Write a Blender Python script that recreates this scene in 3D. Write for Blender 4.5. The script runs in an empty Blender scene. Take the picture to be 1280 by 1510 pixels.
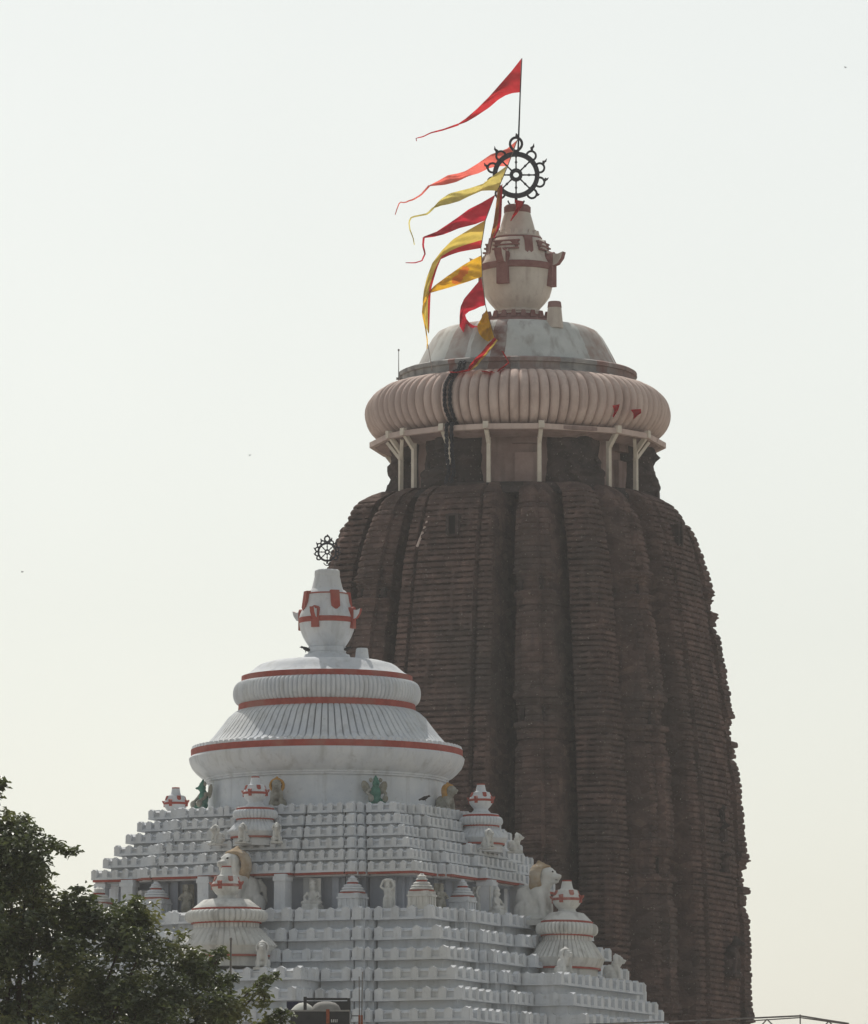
import bpy, math, random
import numpy as np
from mathutils import Vector, Matrix, noise as mnoise
random.seed(7)
R = math.radians
SC = bpy.context.scene
COL = SC.collection
PI = math.pi

# ------------------------------------------------------------------ camera
F_PX, HOR, ZC = 9500.0, 1950.0, 5.0            # focal length and horizon row in photo pixels, eye height
PITCH = math.atan((HOR - 755) / F_PX)
cam = bpy.data.cameras.new('camera')
cam.sensor_fit = 'VERTICAL'; cam.sensor_height = 24.0; cam.sensor_width = 24.0 * 1280 / 1510
cam.lens = 24.0 * F_PX / 1510
cam.clip_start = 1.0; cam.clip_end = 20000
camo = bpy.data.objects.new('camera', cam); COL.objects.link(camo)
camo.location = (0, 0, ZC); camo.rotation_euler = (PI / 2 + PITCH, 0, 0)
SC.camera = camo
SC.render.resolution_x, SC.render.resolution_y = 868, 1024
cp, sp = math.cos(PITCH), math.sin(PITCH)

def P(px, py, Y):
    """world point seen at photo pixel (px,py) at depth y = Y"""
    dx, dy = (px - 640) / F_PX, (755 - py) / F_PX
    d = Vector((dx, cp - sp * dy, sp + cp * dy)); d *= Y / d.y
    return Vector((d.x, d.y, d.z + ZC))
def MPP(py, Y):
    return Y / (cp - sp * (755 - py) / F_PX) / F_PX
def ZR(py, Y): return P(640, py, Y).z
def proj(p):
    q = Vector(p) - Vector((0, 0, ZC))
    f = q.y * cp + q.z * sp; u = -q.y * sp + q.z * cp
    return 640 + q.x / f * F_PX, 755 - u / f * F_PX

# ------------------------------------------------------------------ light
SUN_EL, SUN_AZ = R(52), R(-14)                  # behind the temple, slightly left (azimuth from +Y towards +X)
w = bpy.data.worlds.new('World'); SC.world = w; w.use_nodes = True
nt = w.node_tree; nt.nodes.clear()
sky = nt.nodes.new('ShaderNodeTexSky'); sky.sky_type = 'NISHITA'; sky.sun_disc = False
sky.sun_elevation = SUN_EL; sky.sun_rotation = SUN_AZ; sky.air_density = 1.0; sky.dust_density = 2.0; sky.ozone_density = 1.0
hs = nt.nodes.new('ShaderNodeHueSaturation'); hs.inputs['Saturation'].default_value = 0.33
bg = nt.nodes.new('ShaderNodeBackground'); bg.inputs[1].default_value = 0.113
ow = nt.nodes.new('ShaderNodeOutputWorld')
tn = nt.nodes.new('ShaderNodeMix'); tn.data_type = 'RGBA'; tn.blend_type = 'MULTIPLY'; tn.inputs[0].default_value = 1.0; tn.inputs[7].default_value = (1.0, 1.0, .925, 1)
nt.links.new(sky.outputs[0], hs.inputs['Color']); nt.links.new(hs.outputs[0], tn.inputs[6]); hn = nt.nodes.new('ShaderNodeTexNoise'); hn.inputs['Scale'].default_value = 5.0; hn.inputs['Detail'].default_value = 4
hr = nt.nodes.new('ShaderNodeMapRange'); hr.inputs[1].default_value = .3; hr.inputs[2].default_value = .7; hr.inputs[3].default_value = .96; hr.inputs[4].default_value = 1.03
hm_ = nt.nodes.new('ShaderNodeMix'); hm_.data_type = 'RGBA'; hm_.blend_type = 'MULTIPLY'; hm_.inputs[0].default_value = 1.0
htc = nt.nodes.new('ShaderNodeTexCoord'); nt.links.new(htc.outputs['Generated'], hn.inputs['Vector']); nt.links.new(hn.outputs['Fac'], hr.inputs[0]); nt.links.new(tn.outputs[2], hm_.inputs[6]); nt.links.new(hr.outputs[0], hm_.inputs[7]); nt.links.new(hm_.outputs[2], bg.inputs[0]); nt.links.new(bg.outputs[0], ow.inputs[0])
sl = bpy.data.lights.new('sun', 'SUN'); sl.energy = 2.8; sl.angle = R(0.6); sl.color = (1, .95, .87)
so = bpy.data.objects.new('sun', sl); COL.objects.link(so)
sd = Vector((math.sin(SUN_AZ) * math.cos(SUN_EL), math.cos(SUN_AZ) * math.cos(SUN_EL), math.sin(SUN_EL)))
so.rotation_euler = sd.to_track_quat('Z', 'Y').to_euler()
vs = SC.view_settings; vs.view_transform = 'Standard'; vs.look = 'None'; vs.exposure = 0.0; vs.gamma = 1.0; vs.use_curve_mapping = False
HAZE = 0.00014
SC.cycles.volume_bounces = 1; SC.cycles.max_bounces = 6; SC.cycles.diffuse_bounces = 3; SC.cycles.glossy_bounces = 2; SC.cycles.transmission_bounces = 4; SC.cycles.transparent_max_bounces = 4
SC.cycles.use_denoising = True

# ------------------------------------------------------------------ materials
def mat(name, c1, c2, scale=1.0, c3=None, streak=0.0, streakc=(.1, .1, .1), rough=.85, bump=.25, bdist=.04, bscale=8.0, spec=.25, lo=.35, hi=.65, metal=0.0, transl=0.0, blocks=0.0, spots=0.0):
    m = bpy.data.materials.new(name); m.use_nodes = True
    t = m.node_tree; N = t.nodes; L = t.links; N.clear()
    out = N.new('ShaderNodeOutputMaterial'); b = N.new('ShaderNodeBsdfPrincipled')
    tc = N.new('ShaderNodeTexCoord')
    n1 = N.new('ShaderNodeTexNoise'); n1.inputs['Scale'].default_value = scale; n1.inputs['Detail'].default_value = 6; n1.inputs['Roughness'].default_value = .6
    L.new(tc.outputs['Object'], n1.inputs['Vector'])
    r = N.new('ShaderNodeValToRGB'); r.color_ramp.elements[0].position = lo; r.color_ramp.elements[1].position = hi
    r.color_ramp.elements[0].color = (*c1, 1); r.color_ramp.elements[1].color = (*c2, 1)
    L.new(n1.outputs['Fac'], r.inputs['Fac']); colr = r.outputs['Color']
    def mix(fac, a, bcol, mode='MIX'):
        x = N.new('ShaderNodeMix'); x.data_type = 'RGBA'; x.blend_type = mode
        if isinstance(fac, float): x.inputs[0].default_value = fac
        else: L.new(fac, x.inputs[0])
        L.new(a, x.inputs[6])
        if isinstance(bcol, tuple): x.inputs[7].default_value = (*bcol, 1)
        else: L.new(bcol, x.inputs[7])
        return x.outputs[2]
    def ramp(sock, a, bb):
        q = N.new('ShaderNodeMapRange'); q.inputs[1].default_value = a; q.inputs[2].default_value = bb; L.new(sock, q.inputs[0]); return q.outputs[0]
    if c3 is not None:
        n3 = N.new('ShaderNodeTexNoise'); n3.inputs['Scale'].default_value = scale * .23; n3.inputs['Detail'].default_value = 5
        L.new(tc.outputs['Object'], n3.inputs['Vector'])
        colr = mix(ramp(n3.outputs['Fac'], .5, .68), colr, c3)
    if streak > 0:
        mp = N.new('ShaderNodeMapping'); mp.inputs['Scale'].default_value = (2.2, 2.2, .22); L.new(tc.outputs['Object'], mp.inputs['Vector'])
        n4 = N.new('ShaderNodeTexNoise'); n4.inputs['Scale'].default_value = 1.0; n4.inputs['Detail'].default_value = 5; L.new(mp.outputs[0], n4.inputs['Vector'])
        f = ramp(n4.outputs['Fac'], .52, .75)
        mu = N.new('ShaderNodeMath'); mu.operation = 'MULTIPLY'; mu.inputs[1].default_value = streak; L.new(f, mu.inputs[0])
        colr = mix(mu.outputs[0], colr, streakc)
    if blocks > 0:
        mp2 = N.new('ShaderNodeMapping'); mp2.inputs['Scale'].default_value = (1.5, 1.5, 3.3); L.new(tc.outputs['Object'], mp2.inputs['Vector'])
        vo = N.new('ShaderNodeTexVoronoi'); vo.inputs['Scale'].default_value = 1.0; vo.inputs['Randomness'].default_value = .85; L.new(mp2.outputs[0], vo.inputs['Vector'])
        sp_ = N.new('ShaderNodeSeparateColor'); L.new(vo.outputs['Color'], sp_.inputs[0])
        mrb = N.new('ShaderNodeMapRange'); mrb.inputs[3].default_value = 1 - blocks; mrb.inputs[4].default_value = 1 + blocks; L.new(sp_.outputs[0], mrb.inputs[0])
        hv = N.new('ShaderNodeHueSaturation'); L.new(mrb.outputs[0], hv.inputs['Value']); L.new(colr, hv.inputs['Color']); colr = hv.outputs[0]
        n5 = N.new('ShaderNodeTexNoise'); n5.inputs['Scale'].default_value = 9; n5.inputs['Detail'].default_value = 3; L.new(tc.outputs['Object'], n5.inputs['Vector'])
        colr = mix(ramp(n5.outputs['Fac'], .66, .72), colr, (.30, .25, .22))
    if spots > 0:
        n6 = N.new('ShaderNodeTexNoise'); n6.inputs['Scale'].default_value = 3.3; n6.inputs['Detail'].default_value = 9; n6.inputs['Roughness'].default_value = .7; L.new(tc.outputs['Object'], n6.inputs['Vector'])
        mu6 = N.new('ShaderNodeMath'); mu6.operation = 'MULTIPLY'; mu6.inputs[1].default_value = spots; L.new(ramp(n6.outputs['Fac'], .56, .70), mu6.inputs[0])
        colr = mix(mu6.outputs[0], colr, streakc)
    L.new(colr, b.inputs['Base Color'])
    b.inputs['Roughness'].default_value = rough; b.inputs['Metallic'].default_value = metal
    b.inputs['Specular IOR Level'].default_value = spec
    if bump > 0:
        nb = N.new('ShaderNodeTexNoise'); nb.inputs['Scale'].default_value = bscale; nb.inputs['Detail'].default_value = 6; L.new(tc.outputs['Object'], nb.inputs['Vector'])
        bp = N.new('ShaderNodeBump'); bp.inputs['Strength'].default_value = bump; bp.inputs['Distance'].default_value = bdist
        L.new(nb.outputs['Fac'], bp.inputs['Height']); L.new(bp.outputs[0], b.inputs['Normal'])
    sh = b.outputs[0]
    if transl > 0:
        tr = N.new('ShaderNodeBsdfTranslucent'); L.new(colr, tr.inputs['Color'])
        ms = N.new('ShaderNodeMixShader'); ms.inputs[0].default_value = transl
        L.new(sh, ms.inputs[1]); L.new(tr.outputs[0], ms.inputs[2]); sh = ms.outputs[0]
    L.new(sh, out.inputs['Surface'])
    m['_col'] = 1
    return m

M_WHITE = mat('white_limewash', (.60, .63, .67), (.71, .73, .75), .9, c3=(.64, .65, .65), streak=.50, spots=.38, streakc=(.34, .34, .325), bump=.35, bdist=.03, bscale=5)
M_WHITE2 = mat('weathered_limewash', (.58, .58, .56), (.72, .72, .69), 1.4, c3=(.52, .51, .47), streak=.7, streakc=(.27, .26, .24), bump=.4, bdist=.03, bscale=6)
M_BLUEW = mat('blue_grey_limewash', (.36, .39, .45), (.46, .49, .55), .8, streak=.4, streakc=(.25, .26, .29), bump=.2)  # blue-grey coat, darker than the white, for clerestory wall and pilasters
M_RED = mat('red_oxide_paint', (.31, .058, .042), (.41, .090, .066), 2.6, c3=(.36, .14, .11), spots=.3, streakc=(.22, .07, .06), rough=.7, bump=.15)
M_RED2 = mat('worn_red_paint', (.34, .08, .06), (.44, .17, .14), 3.5, c3=(.50, .36, .33), rough=.8, bump=.2)
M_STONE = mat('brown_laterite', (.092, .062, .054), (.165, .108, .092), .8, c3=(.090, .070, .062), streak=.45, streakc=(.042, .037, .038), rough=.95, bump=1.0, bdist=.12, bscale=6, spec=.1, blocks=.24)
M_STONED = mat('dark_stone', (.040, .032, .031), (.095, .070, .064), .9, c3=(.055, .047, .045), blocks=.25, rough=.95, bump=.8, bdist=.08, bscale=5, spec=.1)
M_DARK = mat('dark_opening', (.006, .005, .006), (.014, .011, .011), 2, bump=0)
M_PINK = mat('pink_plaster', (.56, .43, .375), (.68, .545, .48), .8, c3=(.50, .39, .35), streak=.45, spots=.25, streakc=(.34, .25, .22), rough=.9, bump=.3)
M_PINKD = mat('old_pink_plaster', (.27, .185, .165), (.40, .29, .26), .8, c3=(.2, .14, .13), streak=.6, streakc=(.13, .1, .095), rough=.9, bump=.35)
M_CREAMP = mat('cream_painted_post', (.62, .55, .46), (.74, .67, .57), 2, rough=.8, bump=.2)
M_CREAM = mat('stained_cream_plaster', (.62, .55, .475), (.73, .66, .58), 1.1, c3=(.55, .47, .40), spots=.3, streak=.6, streakc=(.34, .25, .22), bump=.3)
M_MAROON = mat('faded_maroon_paint', (.21, .085, .075), (.31, .15, .135), 1.6, c3=(.36, .24, .22), bump=.25)
M_GREYD = mat('grey_stained_plaster', (.24, .235, .23), (.42, .41, .395), 1.0, c3=(.28, .19, .17), streak=.7, streakc=(.13, .12, .12), bump=.35)
M_IRON = mat('dark_iron', (.020, .022, .032), (.04, .042, .055), 3, rough=.55, metal=.3, bump=.2)
M_TAN = mat('ochre_tan_paint', (.30, .21, .13), (.42, .32, .21), 4, c3=(.48, .43, .36), bump=.3)
M_OCHRE = mat('ochre_paint', (.42, .22, .05), (.55, .30, .09), 4, c3=(.45, .32, .2), bump=.3)
M_GREEN = mat('green_statue_paint', (.05, .16, .125), (.11, .26, .20), 4, c3=(.2, .27, .23), bump=.3)
M_OLDST = mat('mossy_statue_paint', (.22, .21, .17), (.42, .41, .37), 3, c3=(.25, .22, .14), streak=.5, streakc=(.12, .11, .09), bump=.4)
M_BARK = mat('bark', (.05, .037, .027), (.11, .085, .062), 3, bump=.8, bdist=.05)
M_GROUND = mat('dusty_ground', (.27, .24, .20), (.36, .325, .28), .15, c3=(.24, .21, .18), bump=.2)
M_BLACKP = mat('black_plastic', (.012, .012, .014), (.025, .024, .026), 3, rough=.45, spec=.5, bump=.1)
M_CONC = mat('grey_concrete', (.26, .25, .235), (.38, .37, .35), 2, streak=.4, streakc=(.16, .15, .14), bump=.35)
M_RUST = mat('rusty_paint', (.22, .055, .03), (.38, .13, .07), 5, c3=(.16, .07, .04), bump=.3)
M_STEEL = mat('weathered_steel', (.15, .14, .135), (.26, .24, .23), 4, rough=.5, metal=.4, bump=.2)
M_HOUSE = mat('ochre_house_plaster', (.42, .36, .28), (.52, .46, .37), .7, streak=.6, streakc=(.22, .2, .17), bump=.25)
M_BIRD = mat('dark_feathers', (.012, .012, .014), (.03, .03, .034), 6, rough=.6, bump=.1)
M_ROPE = mat('rope', (.12, .08, .06), (.2, .15, .12), 6, bump=.2)

def cloth(name, c, tr=.7):
    c2 = tuple(min(1, x * 1.15 + .01) for x in c)
    return mat(name, tuple(x * .85 for x in c), c2, 1.2, rough=.9, bump=.35, bdist=.03, bscale=3, transl=tr)
C_RED = cloth('red_cloth', (.55, .022, .030)); C_CRIM = cloth('crimson_cloth', (.50, .012, .035)); C_SALM = cloth('faded_salmon_cloth', (.80, .17, .13), .75)
C_YEL = cloth('yellow_cloth', (.66, .50, .10)); C_GOLD = cloth('golden_cloth', (.74, .42, .02)); C_LEMON = cloth('pale_yellow_cloth', (.66, .56, .16))
C_BROWN = cloth('faded_brown_cloth', (.40, .17, .05)); C_ORANGE = cloth('orange_cloth', (.70, .20, .02))

# ------------------------------------------------------------------ mesh helpers
class MB:
    def __init__(s): s.v = []; s.f = []; s.m = []
    def add(s, vs, fs, mi=0):
        o = len(s.v); s.v.extend([tuple(v) for v in vs]); s.f.extend([tuple(i + o for i in f) for f in fs]); s.m.extend([mi] * len(fs)); return o
    def boxm(s, M, sx, sy, sz, mi=0, taper=1.0):
        vs = [M @ Vector((x * sx / 2 * (taper if z > 0 else 1), y * sy / 2 * (taper if z > 0 else 1), z * sz / 2)) for z in (-1, 1) for y in (-1, 1) for x in (-1, 1)]
        s.add(vs, [(0, 2, 3, 1), (4, 5, 7, 6), (0, 1, 5, 4), (2, 6, 7, 3), (0, 4, 6, 2), (1, 3, 7, 5)], mi)
    def box(s, c, d, rz=0, mi=0, taper=1.0):
        s.boxm(Matrix.Translation(c) @ Matrix.Rotation(rz, 4, 'Z'), *d, mi, taper)
    def bar(s, a, b, wx, wy=None, mi=0):
        a, b = Vector(a), Vector(b); d = b - a; L = d.length
        q = d.to_track_quat('Z', 'Y').to_matrix().to_4x4()
        s.boxm(Matrix.Translation((a + b) / 2) @ q, wx, wy or wx, L, mi)
    def prism(s, poly, z0, z1, mi=0, poly2=None):
        n = len(poly); p2 = poly2 or poly
        vs = [(x, y, z0) for x, y in poly] + [(x, y, z1) for x, y in p2]
        fs = [(i, (i + 1) % n, n + (i + 1) % n, n + i) for i in range(n)] + [tuple(range(n, 2 * n)), tuple(range(n - 1, -1, -1))]
        s.add(vs, fs, mi)
    def lathe(s, prof, n, rf=None, c=(0, 0), sx=1, sy=1, caps=True, mi=0, ph0=0, mf=None):
        vs = []; k = len(prof)
        for i, (r, z) in enumerate(prof):
            for j in range(n):
                a = ph0 + 2 * PI * j / n; rr = r if rf is None else rf(r, z, a, i)
                vs.append((c[0] + rr * math.sin(a) * sx, c[1] - rr * math.cos(a) * sy, z))
        fs = []; up = prof[-1][1] >= prof[0][1]
        for i in range(k - 1):
            for j in range(n):
                q = (i * n + j, i * n + (j + 1) % n, (i + 1) * n + (j + 1) % n, (i + 1) * n + j)
                fs.append(q if up else q[::-1])
        if caps:
            t = tuple(range((k - 1) * n, k * n)); b = tuple(range(n - 1, -1, -1))
            fs += [t if up else t[::-1], b if up else b[::-1]]
        s.add(vs, fs, mi)
    def tube(s, pts, rad, n=6, mi=0, closed=False):
        pts = [Vector(p) for p in pts]; k = len(pts); vs = []; fs = []
        ref = Vector((0, 0, 1)); prev = None
        for i, p in enumerate(pts):
            if closed: d = pts[(i + 1) % k] - pts[i - 1]
            else: d = pts[min(i + 1, k - 1)] - pts[max(i - 1, 0)]
            d.normalize()
            if prev is None:
                u = d.cross(ref)
                if u.length < .1: u = d.cross(Vector((1, 0, 0)))
            else: u = prev - d * prev.dot(d)
            u.normalize(); prev = u; v = d.cross(u)
            r = rad[i] if isinstance(rad, (list, tuple)) else rad
            for j in range(n):
                a = 2 * PI * j / n; vs.append(p + u * (r * math.cos(a)) + v * (r * math.sin(a)))
        m = k if closed else k - 1
        for i in range(m):
            for j in range(n):
                a, b = i * n, ((i + 1) % k) * n
                fs.append((a + j, a + (j + 1) % n, b + (j + 1) % n, b + j))
        if not closed: fs += [tuple(range(n - 1, -1, -1)), tuple(range((k - 1) * n, k * n))]
        s.add(vs, fs, mi)
    def ell(s, c, r, n=14, m=9, M=None, mi=0):
        vs = []; fs = []
        T = Matrix.Translation(c) @ (M or Matrix.Identity(4))
        for i in range(1, m):
            t = PI * i / m
            for j in range(n):
                a = 2 * PI * j / n
                vs.append(T @ Vector((r[0] * math.sin(t) * math.cos(a), r[1] * math.sin(t) * math.sin(a), -r[2] * math.cos(t))))
        b = len(vs); vs += [T @ Vector((0, 0, -r[2])), T @ Vector((0, 0, r[2]))]
        for i in range(m - 2):
            for j in range(n): fs.append((i * n + j, i * n + (j + 1) % n, (i + 1) * n + (j + 1) % n, (i + 1) * n + j))
        for j in range(n):
            fs.append((b, (j + 1) % n, j)); fs.append((b + 1, (m - 2) * n + j, (m - 2) * n + (j + 1) % n))
        s.add(vs, fs, mi)
    def jitter(s, amp):
        s.v = [tuple(c + random.uniform(-amp, amp) for c in v) for v in s.v]
    def mesh(s, name, mats, smooth=None):
        me = bpy.data.meshes.new(name); me.from_pydata(s.v, [], s.f); 
        for m_ in (mats if isinstance(mats, (list, tuple)) else [mats]): me.materials.append(m_)
        if any(s.m): me.polygons.foreach_set('material_index', s.m)
        if smooth is not None:
            me.polygons.foreach_set('use_smooth', [True] * len(me.polygons))
            if smooth < 3.1: me.set_sharp_from_angle(angle=smooth)
        me.update(); return me
    def build(s, name, mats, parent=None, smooth=None):
        o = bpy.data.objects.new(name, s.mesh(name, mats, smooth)); COL.objects.link(o)
        if parent is not None: o.parent = parent
        return o

def remeshed(mb, name, mats, voxel, parent=None, smooth_it=2):
    """one continuous surface out of overlapping volumes"""
    me = mb.mesh(name + '_src', mats); o = bpy.data.objects.new(name + '_src', me); COL.objects.link(o)
    md = o.modifiers.new('r', 'REMESH'); md.mode = 'VOXEL'; md.voxel_size = voxel
    if smooth_it:
        ms = o.modifiers.new('s', 'SMOOTH'); ms.iterations = smooth_it; ms.factor = .5
    dg = bpy.context.evaluated_depsgraph_get(); dg.update()
    nm = bpy.data.meshes.new_from_object(o.evaluated_get(dg)); nm.name = name
    bpy.data.objects.remove(o); bpy.data.meshes.remove(me)
    nm.materials.clear(); nm.materials.append(mats)
    nm.polygons.foreach_set('use_smooth', [True] * len(nm.polygons))
    n = bpy.data.objects.new(name, nm); COL.objects.link(n)
    if parent is not None: n.parent = parent
    return n

def tag(o, label, cat, group=None):
    o['label'] = label; o['category'] = cat
    if group: o['group'] = group
    return o
def thing(name, label, cat, loc=(0, 0, 0), rz=0.0, group=None):
    o = bpy.data.objects.new(name, None); COL.objects.link(o); o.location = loc; o.rotation_euler = (0, 0, rz); o.empty_display_size = .5
    return tag(o, label, cat, group)
def structure(o): o['kind'] = 'structure'; return o
def dup(root, loc, rz, label, scale=None):
    def cp_(o, par):
        c = o.copy(); COL.objects.link(c)
        if par is not None: c.parent = par
        for ch in list(o.children): cp_(ch, c)
        return c
    r = cp_(root, None); r.location = loc; r.rotation_euler = (0, 0, rz); r['label'] = label
    if scale: r.scale = (scale,) * 3
    return r
def interp(tab, x):
    for (a, b), (c, d) in zip(tab, tab[1:]):
        if x <= c: return b + (d - b) * max(0, (x - a) / (c - a))
    return tab[-1][1]

# ------------------------------------------------------------------ layout
TH = R(23.6)                                     # the temple stands turned: front face leans left
YD, YJ = 330.0, 308.5
XD = P(764, 1000, YD).x; XJ = P(482, 1100, YJ).x
SD, SJ = MPP(1000, YD), MPP(1200, YJ)            # metres per photo pixel at each building

g = MB(); G = 6000.0
g.add([(-G, -200, 0), (G, -200, 0), (G, 9000, 0), (-G, 9000, 0)], [(0, 1, 2, 3)])
structure(g.build('ground', M_GROUND))

# ================================================================== vase finial (shared by all spires)
def vase_finial(parent, prof, band, crossw, crossh, archh, plate, curl, mw, mr, name='vase_finial', segs=40, mband=None, detail=True, z0=0, mcurl=None):
    """prof [(r,z)], band (z0,z1,r); crosses + curls on the four faces, plates on the four corners"""
    mb = MB(); mb.lathe(prof, segs); v = mb.build(name, mw, parent, R(35))
    b0, b1, br = band; bz = (b0 + b1) / 2
    b = MB(); b.lathe([(br * .93, b0), (br, b0 + .1 * (b1 - b0)), (br * 1.015, bz), (br, b1 - .1 * (b1 - b0)), (br * .93, b1)], segs, caps=False)
    b.build('red_band', mband or mr, v, R(40))
    for k in range(4):
        a = k * PI / 2; rot = Matrix.Rotation(a, 4, 'Z')
        c = MB(); rr = br * 1.02
        pts = [(-crossw / 2, bz - crossh), (crossw / 2, bz - crossh)] + [(crossw / 2 * math.cos(t), bz + archh - crossw / 2 + crossw / 2 * math.sin(t)) for t in [PI * i / 8 for i in range(9)]]
        n = len(pts); d0, d1 = rr * .62, rr * 1.03
        vs = [rot @ Vector((x, -d1, z)) for x, z in pts] + [rot @ Vector((x, -d0, z)) for x, z in pts]
        fs = [tuple(range(n)), tuple(range(2 * n - 1, n - 1, -1))] + [(i, n + i, n + (i + 1) % n, (i + 1) % n) for i in range(n)]
        c.add(vs, fs); c.build('red_cross', mr, v)
        if curl:
            # upturned hooked leaf on each face, outline in the (outward, up) plane
            cl, chh, ct = curl
            o = MB(); pr = [(rr * .86, bz - .1 * chh), (rr + cl * .45, bz + .12 * chh), (rr + cl * .85, bz + .55 * chh), (rr + cl, bz + chh), (rr + cl * .55, bz + chh * .86), (rr * .98, bz + .9 * chh), (rr * .86, bz + chh * 1.15)]
            n = len(pr)
            vs = [rot @ Vector((-ct / 2, -x, z)) for x, z in pr] + [rot @ Vector((ct / 2, -x, z)) for x, z in pr]
            fs = [tuple(range(n - 1, -1, -1)), tuple(range(n, 2 * n))] + [(i, (i + 1) % n, n + (i + 1) % n, n + i) for i in range(n)]
            o.add(vs, fs); o.m = [0, 0] + [1] * n; o.build('leaf_curl', [mcurl or mw, mr], v)
        if plate:
            pw, pz0, pz1, pr0, pr1 = plate
            q = MB(); r2 = Matrix.Rotation(a + PI / 4, 4, 'Z')
            vs = [r2 @ Vector(p) for p in [(-pw / 2, -pr0, pz0), (0, -pr0 * 1.0, pz0 - pw * .45), (pw / 2, -pr0, pz0), (pw / 2, -pr1, pz1), (-pw / 2, -pr1, pz1),
                                            (-pw / 2, -pr1 * .5, pz0), (0, -pr1 * .5, pz0 - pw * .45), (pw / 2, -pr1 * .5, pz0), (pw / 2, -pr1 * .5, pz1), (-pw / 2, -pr1 * .5, pz1)]]
            q.add(vs, [(0, 1, 2, 3, 4), (9, 8, 7, 6, 5), (0, 5, 6, 1), (1, 6, 7, 2), (2, 7, 8, 3), (3, 8, 9, 4), (4, 9, 5, 0)])
            q.build('red_plate', mr, v)
    return v

def panels(nr, depth):
    def rf(r, z, a, i): return r - (depth if (a * nr / (2 * PI) + 1e-6) % 1.0 < .06 else 0)
    return rf
def ribs(nr, depth, ph=0):
    def rf(r, z, a, i):
        s = ((a * nr / (2 * PI) + ph) % 1.0) * 2 - 1
        return r - depth * (1 - math.sqrt(max(0, 1 - s * s * .98)))
    return rf

# ================================================================== TOWER
tower = thing('temple_tower', 'tall dark brown stone temple tower with ribbed pink disc and stained dome on top', 'temple tower', (XD, YD, 0), -TH)
SIL = [(690, 195), (736, 203), (740, 213), (745, 223), (751, 233), (758, 240), (767, 245), (778, 249), (787, 252), (800, 257), (815, 262), (840, 269), (850, 272), (900, 281), (940, 287), (1000, 296), (1050, 303), (1100, 309), (1150, 314), (1200, 318), (1260, 322), (1300, 324), (1400, 327), (1500, 329), (2200, 335)]
def tower_R(z):
    row = proj((0, YD, z))[1]
    return interp(SIL, row) * SD / 1.02, row
TOPS = [772, 922, 1117, 1335, 1580, 1850]
def turret(row):
    for a, b in zip(TOPS, TOPS[1:]):
        if a <= row < b:
            q = (row - a) / (b - a)
            if q < .08: return (.80 + .20 * math.sqrt(q / .08), -.022 * (1 - math.sqrt(q / .08)))
            if q < .64: return (1.0 - .04 * ((.64 - q) / .56) ** 2, .004)
            if q < .70: return (1.05, .014)
            if q < .75: return (.97, -.004)
            if q < .87: return (.90, -.018)
            if q < .92: return (1.04, .010)
            return (.96, -.008)
    return (.9, -.03)
def tower_plan(row):
    wf, dv = turret(row)
    uc, uh = .462, .105
    e = []
    def seg(u0, u1, v0, v1, n, zone):
        for i in range(n):
            t = i / n; e.append((u0 + (u1 - u0) * t, v0 + (v1 - v0) * t, zone))
    # half side u >= 0, from the middle of the raha outward to the corner
    seg(0, .168, 1, .997, 12, 0); seg(.168, .174, .997, .955, 1, 0); seg(.174, .188, .955, .955, 1, 0); seg(.188, .194, .955, .985, 1, 0); seg(.194, .25, .985, .98, 4, 0); seg(.25, .262, .98, .955, 1, 0); seg(.262, .272, .965, .67, 3, 1); seg(.272, .338, .67, .66, 3, 1)
    a0, a1 = uc - uh * wf, uc + uh * wf; va = .925 + dv
    seg(.338, a0, .66, va - .03, 3, 1); seg(a0, a0 + .03, va - .04, va - .02, 1, 2); seg(a0 + .03, a0 + .052, va - .02, va - .02, 2, 2); seg(a0 + .052, a0 + .058, va - .02, va + .015, 1, 2); seg(a0 + .058, a1 - .058, va + .015, va + .015, 4, 2); seg(a1 - .058, a1 - .052, va + .015, va - .02, 1, 2); seg(a1 - .052, a1 - .02, va - .02, va - .02, 2, 2); seg(a1 - .02, a1, va - .02, va - .05, 1, 2)
    seg(a1, .575, va - .04, .67, 2, 1); seg(.575, .622, .67, .67, 2, 1); seg(.622, .632, .67, .80, 1, 3); seg(.632, .745, .80, .79, 9, 3); seg(.745, .785, .79, .772, 2, 3)
    half = e; side = [(-u, v, z) for u, v, z in reversed(half[1:])] + half
    # close the corner: both neighbours meet near (.80,.80)
    return side
z_base, z_top = -0.5, ZR(736, YD)
rows = []; z = z_base; course = .300
prof_c = [(0.0, -.15), (.14, -.12), (.24, .015), (.45, .035), (.74, .03), (.92, -.03)]
ci = 0; nz = random.Random(3)
while z < z_top - .2:
    hh = course * nz.uniform(.9, 1.1); am = nz.uniform(.75, 1.2)
    if ci % 9 == 0: am *= 1.5
    for t, o in prof_c: rows.append((z + t * hh, o * am, ci))
    z += hh; ci += 1
rows.append((z_top, -.05, ci))
tv = []; npl = None
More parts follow.
